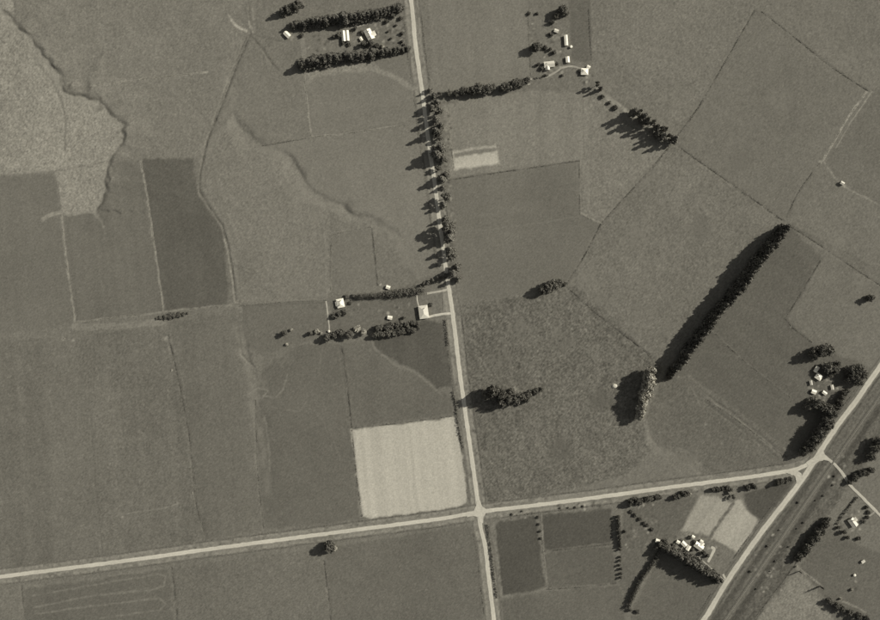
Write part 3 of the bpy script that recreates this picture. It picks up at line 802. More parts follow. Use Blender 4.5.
def proto(kind, seed):
    """crown and trunk meshes for a tree of unit height"""
    r = np.random.default_rng(seed * 31 + sum(map(ord, kind)))
    lobes = []; mat = M_LEAF; size = 0.034; n = 1900; tr = 0.022; limbs = []
    if kind == 'conifer':
        for i in range(70):
            z = r.uniform(0.06, 0.95) ; rr = 0.215 * (1 - z ** 1.5) * r.uniform(.3, 1.12)
            a = r.uniform(0, 2*math.pi)
            lobes.append((rr*math.cos(a), rr*math.sin(a), z, .055 * (1.15 - .5*z) * r.uniform(.5, 1.5), .07 * r.uniform(.5, 1.3)))
        for z in np.linspace(.1, .97, 9): lobes.append((r.normal(0, .01), r.normal(0, .01), z, .05 + .10*(1 - z), .08))
        n = 2600
    elif kind == 'gum':
        mat = M_LEAF2
        for i in range(20):
            z = r.uniform(.28, .95); a = r.uniform(0, 2*math.pi); rr = (.26 if z < .75 else .15) * math.sqrt(r.uniform(.05, 1))
            c = (rr*math.cos(a), rr*math.sin(a), z)
            lobes.append((*c, r.uniform(.05, .10), r.uniform(.04, .08)))
            limbs.append(((0, 0, max(.12, z - .22)), c))
        n = 1900; size = .03
    elif kind == 'spire':
        mat = M_LEAF2
        for i in range(52):
            z = 0.1 + 0.88 * r.uniform(0, 1) ** 1.15
            rm = .175 * min(1.0, (z + .05) / .3) * (1 - max(0, (z - .25) / .77) ** 1.1) + .008
            rr = rm * r.uniform(.2, 1.1); a = r.uniform(0, 2*math.pi)
            lobes.append((rr*math.cos(a), rr*math.sin(a), z, .03 + .028 * (1 - z) * r.uniform(.5, 1.6), .045 * r.uniform(.7, 1.5)))
            if i % 6 == 0: limbs.append(((0, 0, max(.08, z - .14)), lobes[-1][:3]))
        n = 2100; size = .027
    elif kind == 'broad':
        mat = M_BROAD
        for i in range(56):
            z = r.uniform(.15, .92); a = r.uniform(0, 2*math.pi); rr = .40 * math.sqrt(max(.05, 1 - ((z - .42)/.56)**2)) * r.uniform(.35, 1.08)
            lobes.append((rr*math.cos(a), rr*math.sin(a), z, r.uniform(.045, .12), r.uniform(.045, .10)))
        lobes.append((0, 0, .46, .26, .3)); n = 2800; size = .034
    elif kind == 'pale':
        mat = M_PALE
        for i in range(22):
            z = r.uniform(.2, .92); a = r.uniform(0, 2*math.pi); rr = .27 * math.sqrt(max(.05, 1 - ((z - .45)/.55)**2)) * r.uniform(.4, 1)
            lobes.append((rr*math.cos(a), rr*math.sin(a), z, r.uniform(.07, .13), r.uniform(.07, .13)))
            limbs.append(((0, 0, max(.1, z - .25)), lobes[-1][:3]))
        n = 1800; size = .036
    elif kind == 'poplar':
        for z in np.linspace(.1, .97, 12): lobes.append((r.normal(0, .012), r.normal(0, .012), z, .06 * math.sin(math.pi * min(1, z + .12)) ** .5 + .008, .07))
        n = 900; size = .022; mat = M_LEAF2
    elif kind == 'shrub':
        for i in range(22):
            a = r.uniform(0, 2*math.pi); z = r.uniform(.15, .78); rr = .55 * math.sqrt(max(.05, 1 - z*z)) * r.uniform(.2, 1)
            lobes.append((rr*math.cos(a), rr*math.sin(a), z, r.uniform(.18, .28), r.uniform(.16, .24)))
        n = 900; size = .085; tr = .04; mat = M_HEDGE
    elif kind == 'paleshrub':
        for i in range(18):
            a = r.uniform(0, 2*math.pi); z = r.uniform(.15, .78); rr = .5 * math.sqrt(max(.05, 1 - z*z)) * r.uniform(.2, 1)
            lobes.append((rr*math.cos(a), rr*math.sin(a), z, r.uniform(.16, .26), r.uniform(.16, .24)))
        n = 800; size = .08; tr = .04; mat = M_PALE
    v, q = lobes_cloud(lobes, n, size, r)
    top = {'conifer': .9, 'gum': .75, 'broad': .6, 'spire': .9, 'pale': .65, 'poplar': .9, 'shrub': .5, 'paleshrub': .5}[kind]
    crown = quad_mesh("crown", v, q, mat)
    mb = MB()
    mb.limb((0, 0, -.015), (r.normal(0, .008), r.normal(0, .008), top * .45), tr, tr * .7)
    mb.limb((0, 0, top * .44), (r.normal(0, .01), r.normal(0, .01), top), tr * .7, tr * .2)
    for p, qq in limbs[:9]: mb.limb(p, qq, tr * .45, tr * .15, 5)
    if not limbs:
        for i in range(5):
            a = i * 1.3 + r.uniform(0, 1); z = top * r.uniform(.35, .8)
            mb.limb((0, 0, z), (.16*math.cos(a), .16*math.sin(a), z + .08), tr * .4, tr * .15, 5)
    trunk = mesh_from("trunk", mb.v, mb.f, M_BARK)
    return crown, trunk

PROTO = {k: [proto(k, s) for s in range(5)] for k in ('conifer', 'gum', 'spire', 'broad', 'pale', 'poplar', 'shrub', 'paleshrub')}
NAMES = {'conifer': 'conifer_tree', 'gum': 'roadside_tree', 'spire': 'spired_tree', 'broad': 'broadleaf_tree', 'pale': 'pale_tree', 'poplar': 'poplar_tree', 'shrub': 'shrub', 'paleshrub': 'pale_shrub'}
CATS = {'conifer': 'conifer', 'gum': 'tree', 'spire': 'tree', 'broad': 'tree', 'pale': 'tree', 'poplar': 'poplar', 'shrub': 'shrub', 'paleshrub': 'shrub'}
ORD = "first second third fourth fifth sixth seventh eighth ninth tenth eleventh twelfth thirteenth fourteenth fifteenth sixteenth seventeenth eighteenth nineteenth twentieth".split()
_t = {20: "twenty", 30: "thirty", 40: "forty", 50: "fifty", 60: "sixty"}
_d = {30: "thirtieth", 40: "fortieth", 50: "fiftieth", 60: "sixtieth"}
def ordn(i):
    if i < 20: return ORD[i]
    n = i + 1
    if n % 10 == 0: return _d[n]
    return _t[n // 10 * 10] + "-" + ORD[n % 10 - 1]

def tree(px, py, h, kind, label, group=None, wide=1.0, k=None):
    x, y = W(px, py)
    k = random.randrange(5) if k is None else k
    cr, tk = PROTO[kind][k]
    o = empty(NAMES[kind], (x, y, ground_z(px, py) - 0.05), random.uniform(0, 2*math.pi))
    sx = h * wide * random.uniform(.92, 1.08)
    o.scale = (sx, sx, h)
    tag(o, label, CATS[kind], group)
    link("crown", cr, o); link("trunk", tk, o)
    return o

def row(pts, spacing, h, kind, phrase, group, jit=0.6, wide=1.0, hj=0.12, noun=None):
    """trees along a line; phrase: how to name the row; numbered from its first point"""
    C = resample(pts, 0.5)
    d = np.concatenate([[0], np.cumsum(np.hypot(*np.diff(C, axis=0).T))])
    n = max(2, int(round(d[-1] * S / spacing)) + 1)
    for i in range(n):
        t = d[-1] * i / (n - 1)
        x = np.interp(t, d, C[:, 0]) + random.gauss(0, jit) / S; y = np.interp(t, d, C[:, 1]) + random.gauss(0, jit) / S
        hh = (np.interp(t / d[-1], np.linspace(0, 1, len(h)), h) if isinstance(h, (list, tuple)) else h) * random.uniform(1 - hj, 1 + hj)
        kd = kind if isinstance(kind, str) else random.choice(kind)
        lab = "%s %s %s" % (ordn(i), noun or {'conifer': 'dark conifer', 'gum': 'open crowned tree', 'broad': 'dark round tree', 'pale': 'pale crowned tree', 'shrub': 'dark bush', 'paleshrub': 'pale bush', 'poplar': 'slender poplar'}[kd], phrase)
        tree(x, y, hh, kd, lab, group, wide)

# long diagonal windbreak
row([(783,228),(769,244),(752,266),(737,287),(722,305),(712,317),(700,333),(688,349),(678,363),(668,376)], 4.6, [22,27,27,26,26,24,25,24,22,17], 'conifer', "from the upper end of the long diagonal windbreak", "conifers of the long diagonal windbreak", .7, 1.05, .07)
# top left shelter belts
row([(293,27),(320,23),(345,20),(372,16),(398,9)], 5.2, [11,14,15,14,12], 'conifer', "from the west end of the shelter belt above the top left farm", "conifers of the belt above the top left farm", .9, 1.9)
row([(302,66),(330,61),(360,57.5),(385,54),(407,50)], 5.0, [16,15,14,12,9], 'conifer', "from the west end of the shelter belt below the top left farm", "conifers of the belt below the top left farm", .9, 1.85)
row([(284,13),(292,10),(300,6)], 5.5, 15, 'conifer', "from the west in the top edge row above the white shed", "conifers at the top edge", .8, 1.5)
# hedge row east of the road
row([(449,94),(456,94)], 6, 9, 'broad', "from the road in the pair starting the upper tree belt", "trees at the road end of the upper belt", .5)
row([(464,93),(474,92),(484,90),(492,89)], 5.5, [10,13,13,11], 'broad', "from the road in the middle of the upper tree belt", "trees in the middle of the upper belt", .8)
row([(503,88),(512,86),(520,84),(527,81)], 5.5, [13,14,12,9], 'broad', "from the west in the clump before the curving drive", "trees before the curving drive", .8)
# road trees
RT = [(430,91,9),(434,97,11),(440,95,8),(437,104,15),(432,109,13),(439,113,14),(436,121,17),(441,127,14),(436,133,19),(440,139,10),(441,150,20),(437,156,21),(443,160,14),(438,169,9),(446,176,15),(442,180,17),(443,188,9),(446,198,16),(444,206,13),(445,219,12),(447,227,20),(451,232,18),(449,238,20),(452,225,10),(450,250,16),(453,257,15),(457,268,15),(453,273,18),(458,279,14)]
for i, (x, y, h) in enumerate(sorted(RT, key=lambda t: t[1])):
    tree(x, y, h * 1.22, 'gum' if i % 4 == 1 else 'spire', "%s feathery tree from the top of the row beside the upper road" % ordn(i), "trees along the upper road", 1.0 if i % 4 == 1 else 1.35)
row([(420,286),(431,282),(441,278),(447,276)], 6, [5,8,9,9], 'gum', "from the west in the group at the school corner", "trees at the school corner", .8, 1.1)
# tall row below the top middle farm
TR = [(596,86,17,'gum'),(600,90,14,'gum'),(602,97,4,'shrub'),(609,103,3.5,'shrub'),(615,108,4.5,'shrub'),(631,114,26,'gum'),(636,116,24,'gum'),(641,120,27,'gum'),(646,122,21,'gum'),(650,126,24,'gum'),(655,129,20,'gum'),(660,131,19,'gum'),(665,130,14,'gum'),(661,138,24,'gum'),(667,137,15,'gum'),(655,136,18,'gum'),(672,141,24,'gum')]
for i, (x, y, h, k) in enumerate(sorted(TR)):
    tree(x, y, h, ('spire' if i % 3 else 'gum') if k == 'gum' else k, "%s plant from the cottage along the slanting row of tall ragged trees" % ordn(i), "ragged trees in the slanting row", (1.05 if i % 3 else .6) if k == 'gum' else 1)
tree(668.5, 141, 5, 'paleshrub', "pale bush at the lower end of the slanting row of ragged trees")
# mid-field clumps
for i, (x, y, h, wd) in enumerate(sorted([(559,283,11,1),(553,285,15,.9),(548,287,16,.9),(542,290,14,.9),(564,284,7,1),(556,287,10,.9)])):
    tree(x, y, h, 'broad', "%s tree from the west in the dark clump below the pointed paddock" % ordn(i), "clump at the pointed paddock", wd)
for i, (x, y, h, wd, k) in enumerate(sorted([(492,390,28,.62,'broad'),(500,393,24,.65,'broad'),(486,394,22,.65,'broad'),(507,397,20,.75,'broad'),(514,399,18,.8,'broad'),(521,396,15,.85,'broad'),(528,394,13,.9,'broad'),(535,391,11,.9,'broad'),(541,389,8,.9,'broad'),(501,402,19,.7,'broad'),(511,391,12,.8,'broad'),(526,399,11,.85,'broad')])):
    tree(x, y, h, k, "%s tree from the west in the large clump shading the road" % ordn(i), "large clump beside the road", wd)
row([(647.5,370),(646.5,377),(645,385),(642.5,393),(641,401),(639.5,409),(638,416)], 5.2, [20,21,21,20,20,20,16], 'pale', "from the top of the short pale tree line below the windbreak", "short pale tree line", .8, .9)
tree(651.5, 395, 4, 'paleshrub', "pale bush just beside the short pale tree line")
# lone plants on the west side
for i, (x, y, h) in enumerate([(157,318.5,1.6),(161,317.6,2.6),(165.5,316.8,3.2),(170,316.2,3.6),(174.5,315.4,3.6),(179,314.8,3.2),(183.5,314,2.5),(187.5,313.2,1.6)]):
    tree(x, y, h, 'shrub', "%s bush from the west of the low lens shaped thicket" % ordn(i), "low lens shaped thicket", 1.5)
tree(285.5, 333, 9, 'broad', "small dark tree alone in the paddock west of the farm row", None, .9)
tree(291.5, 329.5, 3.5, 'paleshrub', "pale bush behind the small lone tree west of the farm row")
tree(287, 344, 3.2, 'paleshrub', "pale bush just below the small lone tree")
tree(330, 545.5, 16, 'broad', "big lone dark tree on the verge of the lower road", None, .95)
tree(335.5, 547, 10, 'pale', "pale crown put in as the lit side of the big lone verge tree")  # paler crown added to give the lone tree its sunlit side
tree(327, 543, 10, 'broad', "smaller dark tree leaning against the lone verge tree", None, .8)
# middle farm
for i, (x, y, h, k, wd, lab) in enumerate([
    (311,333,7,'broad',.9,"small dark tree west of the pale bush in the farm row"), (317,331,6,'paleshrub',1,"wide pale bush at the west end of the farm row"), (321,333,3.5,'paleshrub',1,"smaller pale bush beside the white path end"),
    (328,337,11,'broad',1.0,"dark tree at the foot of the white path"), (334,335,11,'broad',1.0,"dark tree just east of the white path"), (341,333,10,'broad',1.1,"greyish round tree in the middle of the farm row"),
    (350,334,11,'broad',1.0,"dark tree next to the pale pair in the farm row"), (357.5,328.5,6,'paleshrub',1.1,"pale bush, upper of the pale pair in the farm row"), (364,332,8.5,'pale',1.5,"pale crowned tree, lower of the pale pair"),
    (345,312,8,'broad',1.05,"dark tree below the white middle farmhouse"), (340,314,7,'broad',1.1,"low dark tree touching the shadow of the white farmhouse"), (335,316,5,'shrub',1.2,"dark bush at the corner below the white farmhouse"),
    (350,303,3,'shrub',1.1,"dark round bush east of the white farmhouse"), (347,297,4,'shrub',1.1,"dark bush above the white farmhouse"), (354,296,4,'shrub',1,"dark bush where the farm hedge begins"),
    (431,304.5,3.2,'shrub',1.3,"single round bush on the school lawn"), (404,317.5,4.5,'broad',1,"small dark tree above the east end of the farm row")]):
    tree(x, y, h, k, lab, None, wd)
row([(377,328),(386,326),(396,325),(406,323),(413,322)], 6.0, [8,9,9,9,8], 'broad', "from the west in the upper line of the dense farm grove", "upper line of the farm grove", .9, 1.05)
row([(375,336),(384,335),(394,333),(404,331),(413,329),(417,326)], 6.0, [8,9,9,9,8,7], 'broad', "from the west in the lower line of the dense farm grove", "lower line of the farm grove", .9, 1.05)
# top left farm garden
for x, y, h, k, lab in [(339,36,7,'broad',"dark tree west of the double roofed barn"),(334,37,5,'broad',"smaller dark tree farther west of the double roofed barn"),(356,29,5.5,'broad',"dark tree between barn and top left farmhouse"),
    (362,33,4,'shrub',"dark bush against the west wall of the top left farmhouse"),(364,45,8,'broad',"large dark tree below the top left farmhouse"),(371,44,8,'broad',"second dark tree below the top left farmhouse"),(377,46,6,'broad',"grey tree at the lower corner of the top left garden"),
    (383,47,4,'paleshrub',"pale bush in the lower corner of the top left garden"),(343,44,3.5,'shrub',"low dark bush below the double roofed barn"),(349,45,3.5,'shrub',"second low bush below the double roofed barn"),(376,34,3,'shrub',"dark bush against the east wall of the top left farmhouse"),
    (402,34,4,'shrub',"round dark bush near the road in the top left garden"),(402,42,3.5,'shrub',"dark bush in the lower road corner of the top left garden"),(404,45,3,'shrub',"lowest dark bush beside the road in the top left garden"),
    (387,22,4,'shrub',"dark bush at the top of the garden beside the drive"),(393,17,6,'broad',"dark tree at the top of the garden near the belt"),(401,19,4,'shrub',"dark bush at the upper road corner of the garden"),(396,26,2.6,'shrub',"small bush in the middle of the top left garden"),(388,32,2.4,'shrub',"small bush on the garden lawn east of the farmhouse"),(391,39,2.6,'shrub',"small bush low on the garden lawn east of the farmhouse"),(302,36,3.5,'shrub',"dark bush east of the small white shed")]:
    tree(x, y, h, k, lab)
# top middle farm
for x, y, h, k, lab in [(535,49,13,'broad',"big dark tree casting the long shadow west of the top middle farm"),(539,47,8,'broad',"smaller tree behind the big dark tree of the top middle farm"),
    (562,12,13,'broad',"tall dark tree at the top edge above the long shed"),(556,17,9,'broad',"dark tree below the tall one at the top edge"),(566,15,7,'broad',"grey tree nearest the narrow dark paddock at the top edge"),(552,23,6,'broad',"small tree at the end of the top edge group"),
    (529,14,3,'shrub',"small dark bush on the fence west of the top edge trees"),(537,14,3,'shrub',"small dark bush just east of the fence bush"),(551,35,4,'shrub',"dark bush west of the long white shed"),
    (545,48,4,'shrub',"first bush from the west in the garden of the top middle house"),(550,50,5,'broad',"small dark tree in the garden of the top middle house"),(554,53,4.5,'shrub',"dark bush nearest the small shed in that garden"),
    (538,65,5,'broad',"dark tree at the west end of the top middle house"),(542,69,4,'shrub',"dark bush below the west end of the top middle house"),(545,76,3,'shrub',"dark bush on the upper side of the curving drive"),(557,64,3,'shrub',"dark bush at the east end of the top middle house"),(580,71,3,'shrub',"dark bush against the white cottage wall"),(562,76,2.5,'shrub',"low bush inside the bend of the curving drive")]:
    tree(x, y, h, k, lab)
# right farm
for x, y, h, k, lab, wd in [(824,350,16,'broad',"tallest tree of the dark group above the two white sheds",.7),(817,351,17,'broad',"middle tree of the dark group above the two white sheds",.65),(810,354,15,'broad',"west tree of the dark group above the two white sheds",.6),(829,349,9,'broad',"small east tree of the dark group above the white sheds",.8),
    (826,367,11,'broad',"dark tree just east of the white sheds",.9),(832,369,11,'broad',"second dark tree east of the white sheds",.9),(829,374,8,'broad',"low dark tree beside the white sheds",.9),(836,364,7,'broad',"grey tree between the two dark farm groups",.9),
    (848,370,13,'broad',"west tree of the dark grove near the highway",.8),(855,369,14,'broad',"upper tree of the dark grove near the highway",.8),(860,374,12,'broad',"east tree of the dark grove near the highway",.8),(852,377,13,'broad',"lower tree of the dark grove near the highway",.8),(857,381,10,'broad',"lowest tree of the dark grove near the highway",.8),(846,379,9,'broad',"small tree at the inner side of the highway grove",.8),
    (868,298,9,'broad',"dark tree alone on the right edge below the corner paddocks",.8),
    (812,402,16,'broad',"tall tree at the west of the grove below the sheds",.65),(818,405,15,'broad',"tree beside the tall one below the sheds",.65),(806,406,12,'broad',"western outlier of the grove below the sheds",.7),(824,408,14,'broad',"tree nearest the row in the grove below the sheds",.7)]:
    tree(x, y, h * 1.15, k, lab, None, wd * 1.22)
row([(846,391),(837,402),(829,412),(822,422),(815,433),(808,443),(801,452)], 5.0, [8,11,15,19,20,19,15], 'broad', "from the top of the dark row beside the highway", "dark row beside the highway", .9, .78)
# lower road belt and lower farm
row([(630,501),(638,500),(646,498),(653,497),(659,496)], 5.5, [12,13,12,9,8], 'broad', "from the west in the belt below the lower road", "belt below the lower road", .8, .85)
row([(674,496),(680,494.5),(686,493)], 5.5, [7,8.5,7], 'broad', "from the west in the short clump below the lower road", "short clump below the lower road", .5, .95)
row([(712,489),(718,488.5),(724,487),(730,489)], 5.0, [7,7.5,7,6], 'broad', "from the west above the twin stubble plots", "clump above the stubble plots", .5, .95)
row([(746,487),(752,485.5)], 5.5, 7.5, 'broad', "from the west in the pair above the roadside stubble plot", "pair above the stubble plot", .5, .95)
row([(776,482.5),(782,481),(788,479)], 5.0, [8,9,8], 'broad', "from the west in the clump at the fork of the roads", "clump at the fork", .5, .95)
tree(732, 496, 8, 'gum', "ragged tree between the heads of the twin stubble plots", None, 1.0)
tree(729, 492, 5, 'paleshrub', "pale bush above the dark strip between the stubble plots")
tree(690, 494, 3.5, 'paleshrub', "pale bush at the end of the short clump below the road")
row([(618,516),(618.5,525),(619,534),(619.5,542),(619.5,549)], 3.6, [6,6.5,6.5,6.5,5.5], 'broad', "from the top of the upright row beside the orchard grass", "upright row, dense upper half", .3, .8)
row([(620,556),(620,562),(620.5,569),(620.5,577)], 5.4, [4.5,4.5,5,5], 'broad', "from the top in the gappy lower half of the upright row", "upright row, gappy lower half", .4, .8)
tree(625, 531, 4.5, 'broad', "small dark tree just east of the upright tree row")
row([(631,512),(638,517),(645,523),(652,529)], 6.0, [3,3.2,3.4,3.2], 'shrub', "from the top of the slanting line of small bushes", "slanting line of small bushes", .5, 1.1)
row([(662,546),(668,549),(676,553),(685,558),(695,564),(704,569),(712,574),(719,579)], 4.6, [16,18,19,19,19,18,17,13], 'conifer', "from the west of the row below the lower farmhouse", "dark row below the lower farmhouse", .8, 1.4)
for x, y, h, k, lab in [(659,543,9,'broad',"dark tree beside the shed at the head of the tall hedge"),(664,541,8,'broad',"second dark tree above the head of the tall hedge"),(655,547,7,'broad',"dark tree where the tall hedge begins"),(703,552,6,'broad',"dark tree against the lower farmhouse wall"),(707,555,5,'broad',"dark tree between lower farmhouse and concrete yard"),(690,537,3.5,'shrub',"dark bush above the lower farm sheds"),(694,541,3,'shrub',"dark bush between the lower farm sheds"),(680,540,2.5,'shrub',"dark bush between the two western lower sheds"),(692,549,4,'shrub',"dark bush below the lower farm sheds"),(673,545,6,'broad',"dark tree west of the lower farm sheds")]:
    tree(x, y, h, k, lab)
# beyond the railway
row([(826,519),(820,527),(814,535),(808,543),(802,551),(797,559)], 5.0, [9,11,12,12,11,9], 'broad', "from the top of the oval grove beyond the railway", "oval grove beyond the railway", 1.0, .9)
row([(869,470),(861,472),(854,476),(849,481)], 5.0, [9,10,9,7], 'broad', "from the right edge in the row over the side road", "row over the side road", .8, .9)
for x, y, h, k, lab in [(872,447,14,'broad',"big dark tree on the right edge above the side road"),(869,456,12,'broad',"lower dark tree on the right edge above the side road"),(876,440,13,'broad',"upper dark tree on the right edge above the side road"),
    (843,531,7,'broad',"dark tree west of the house beyond the railway"),(838,527,4.5,'broad',"small dark tree at the corner of the clipped hedge"),(847,537,5,'broad',"dark tree below the house beyond the railway"),(858,538,4,'shrub',"dark bush below the house near the edge"),
    (866,507,3.5,'shrub',"first bush down the curve beside the corner house"),(868,512,3.5,'shrub',"second bush down the curve beside the corner house"),(867,517,3.5,'shrub',"third bush down the curve beside the corner house"),(863,521,3.5,'shrub',"fourth bush down the curve beside the corner house"),
    (828,600,9,'broad',"dark tree at the west of the bottom corner grove"),(834,604,10,'broad',"dark tree second from the west of the bottom corner grove"),(840,607,9,'broad',"dark tree third from the west of the bottom corner grove"),(848,611,9,'broad',"dark tree in the middle of the bottom corner grove"),(856,614,10,'broad',"dark tree fifth from the west of the bottom corner grove"),(864,617,9,'broad',"dark tree at the east of the bottom corner grove"),
    (851,589,3,'paleshrub',"pale bush in the paddock above the bottom corner grove"),(800,558,3,'paleshrub',"pale bush at the foot of the oval grove"),(840,598,3,'paleshrub',"pale bush on the upper rim of the bottom corner grove"),(796,566,2.4,'paleshrub',"pale bush at the corner of the pale tussock paddock")]:
    tree(x, y, h, k, lab)
tree(820, 586, 14, 'poplar', "slender poplar at the lower end of the pale hedge line", None, .8)
tree(799, 571, 10, 'poplar', "slender poplar at the upper end of the pale hedge line", None, .8)
for i, (x, y) in enumerate([(538,517),(539,524),(540,531),(541,538)]):
    tree(x, y, 2.6, 'shrub', "%s small bush from the road along the paddock fence" % ordn(i), "bushes on the paddock fence", 1.0)
for i, (x, y, h) in enumerate([(512,514,2.2),(522,511,1.8),(560,508,1.8),(568,507.5,1.8),(575,507,2.0),(583,506,1.8)]):
    tree(x, y, h, 'shrub', "%s low bush from the crossroads on the verge below the road" % ordn(i), "low bushes on the verge", 1.0)
k_ = 0
for t_, o_ in ((.30,9),(.33,13),(.38,11),(.41,7.5),(.45,-6),(.50,10),(.53,8),(.57,-6),(.60,12),(.64,-6.5),(.67,9),(.71,10.5),(.75,-6),(.79,9)):
    xa = 875 + (715 - 875) * t_; ya = 402 + (632 - 402) * t_
    tree(xa + o_ * .8, ya + o_ * .55, random.uniform(1.1, 2.0), 'shrub', "%s low scrub bush from the top of the railway reserve" % ordn(k_), "scrub in the railway reserve", 1.2); k_ += 1
tree(630, 609, 5, 'broad', "small tree at the bottom end of the tall hedge")
tree(637, 611, 4, 'shrub', "dark bush at the bottom edge beside the tall hedge")

# ------------------------------------------------------------------ hedges
def hedge(pts, width, height, label, mat=M_HEDGE, dens=9):
    C = resample(pts, 0.8)
    r = np.random.default_rng(len(label) * 7)
    x0, y0 = W(*C[0])
    o = empty("hedge", (x0, y0, 0)); tag(o, label, "hedge")
    lob = []
    wob = 1 + .18 * r.normal(0, 1, len(C))
    mb = MB()
    for i, p in enumerate(C):
        z = ground_z(p[0], p[1])
        X, Y = W(*p)
        h = height * (0.9 + .12 * wob[i])
        lob.append((X - x0 + r.normal(0, .12*width), Y - y0 + r.normal(0, .12*width), z + h * .52, width * .5 * np.clip(wob[i], .7, 1.25), h * .5))
        if i % 2 == 0: mb.limb((X - x0, Y - y0, z - .1), (X - x0, Y - y0, z + h*.7), .12, .05, 5)
    n = int(len(lob) * dens * max(6, width * height * 1.6) / 6)
    v, q = lobes_cloud(lob, n, 0.42, r, .6)
    link("foliage", quad_mesh("foliage", v, q, mat), o)["kind"] = "stuff"
    st = mb.build("stems", M_BARK, o); st["kind"] = "stuff"
    return o
hedge([(660,549),(654,560),(640,580),(628,606)], 3.6, 6.2, "tall clipped hedge slanting down from the lower farm trees", dens=12)
hedge([(487.5,524),(490.5,545),(494,575),(497,597)], 1.8, 2.4, "low dark hedge beside the road below the crossroads")
hedge([(453,392),(456,404),(457.5,420),(460,434),(463,447)], 1.8, 2.2, "low dark hedge between road and bright stubble square")
hedge([(856.5,497),(846,510),(836,524)], 1.8, 2.8, "dark straight hedge beside the house beyond the railway")
hedge([(357,296.5),(371,296),(385,295)], 5.0, 5.6, "lower western half of the hedge above the farmyard", dens=10)
hedge([(387,294.5),(400,292.5),(412,291),(423,290)], 6.5, 7.5, "taller eastern half of the hedge above the farmyard", dens=10)
hedge([(445.5,320),(447,334),(448,345)], 1.6, 2.2, "short dark hedge by the road below the school")
hedge([(418,322),(419.5,329)], 2.2, 3.2, "short dark hedge at the back of the school building")
hedge([(534,78.5),(542,77.8),(548,75.5)], 1.6, 1.8, "low garden hedge along the curving top middle drive")

# ------------------------------------------------------------------ buildings
def gable_roof(L, Wd, zb, pitch, over=0.35, th=0.1, x0=0.0, y0=0.0):
    """two thick slopes, ridge along x"""
    h = math.tan(pitch) * Wd / 2; a = L/2 + over; b = Wd/2 + over; dz = math.tan(pitch) * over
    mb = MB()
    for s in (-1, 1):
        vs = [(-a, 0, zb + h), (a, 0, zb + h), (a, s*b, zb - dz), (-a, s*b, zb - dz)]
        vs = [(x + x0, y + y0, z) for x, y, z in vs]
        vs2 = [(x, y, z + th) for x, y, z in vs]
        fs = [(0,1,2,3),(7,6,5,4),(0,4,5,1),(1,5,6,2),(2,6,7,3),(3,7,4,0)]
        if s > 0: fs = [f[::-1] for f in fs]
        mb.add(vs + vs2, [f[::-1] for f in fs])
    return mb, h
def hip_roof(L, Wd, zb, pitch, over=0.4, x0=0.0, y0=0.0):
    a = L/2 + over; b = Wd/2 + over; h = math.tan(pitch) * b; r = max(0.2, a - b); dz = 0.08
    vs = [(-a,-b,zb-dz),(a,-b,zb-dz),(a,b,zb-dz),(-a,b,zb-dz),(-r,0,zb+h),(r,0,zb+h),(-a,-b,zb-dz-.1),(a,-b,zb-dz-.1),(a,b,zb-dz-.1),(-a,b,zb-dz-.1)]
    vs = [(x + x0, y + y0, z) for x, y, z in vs]
    fs = [(0,1,5,4),(1,2,5),(2,3,4,5),(3,0,4),(0,6,7,1),(1,7,8,2),(2,8,9,3),(3,9,6,0),(9,8,7,6)]
    return MB().add(vs, fs), h
def gable_wall(L, Wd, h, gh, x0=0.0, y0=0.0):
    a, b = L/2, Wd/2
    vs = [(-a,-b,-.3),(a,-b,-.3),(a,b,-.3),(-a,b,-.3),(-a,-b,h),(a,-b,h),(a,b,h),(-a,b,h),(-a,0,h+gh-.02),(a,0,h+gh-.02)]
    vs = [(x + x0, y + y0, z) for x, y, z in vs]
    return MB().add(vs, [(0,1,5,4),(1,2,6,9,5),(2,3,7,6),(3,0,4,8,7),(3,2,1,0),(4,5,9,8),(6,7,8,9)])

def window_on(par, x, y, z, ax, wd=1.0, ht=1.2):
    """framed window on a wall whose outward direction is ax ('+y','-y','+x','-x')"""
    s = 1 if ax[0] == '+' else -1
    mb = MB(); g = MB(); f = .08
    def bx(m, u0, u1, z0, z1, d0, d1):
        d0, d1 = sorted((s*d0, s*d1))
        if ax[1] == 'y': m.box(x+u0, y+d0, z0, x+u1, y+d1, z1)
        else: m.box(x+d0, y+u0, z0, x+d1, y+u1, z1)
    bx(mb, -wd/2, wd/2, z, z+f, 0, .07); bx(mb, -wd/2, wd/2, z+ht-f, z+ht, 0, .07)
    bx(mb, -wd/2, -wd/2+f, z+f, z+ht-f, 0, .07); bx(mb, wd/2-f, wd/2, z+f, z+ht-f, 0, .07)
    fr = mb.build("window", M_TRIM, par)
    bx(g, -wd/2+f, wd/2-f, z+f, z+ht-f, 0.005, .03); g.build("pane", M_GLASS, fr)

def door_on(par, x, y, ax, wd=0.9, ht=2.05):
    s = 1 if ax[0] == '+' else -1
    d0, d1 = sorted((0.0, s*.06)); e0, e1 = sorted((s*.06, s*.13))
    m = MB(); h = MB()
    if ax[1] == 'y':
        m.box(x-wd/2, y+d0, 0, x+wd/2, y+d1, ht); h.box(x+wd*.32, y+e0, 1.0, x+wd*.4, y+e1, 1.1)
    else:
        m.box(x+d0, y-wd/2, 0, x+d1, y+wd/2, ht); h.box(x+e0, y+wd*.32, 1.0, x+e1, y+wd*.4, 1.1)
    d = m.build("door", M_DOOR, par); h.build("handle", M_STEEL, d)

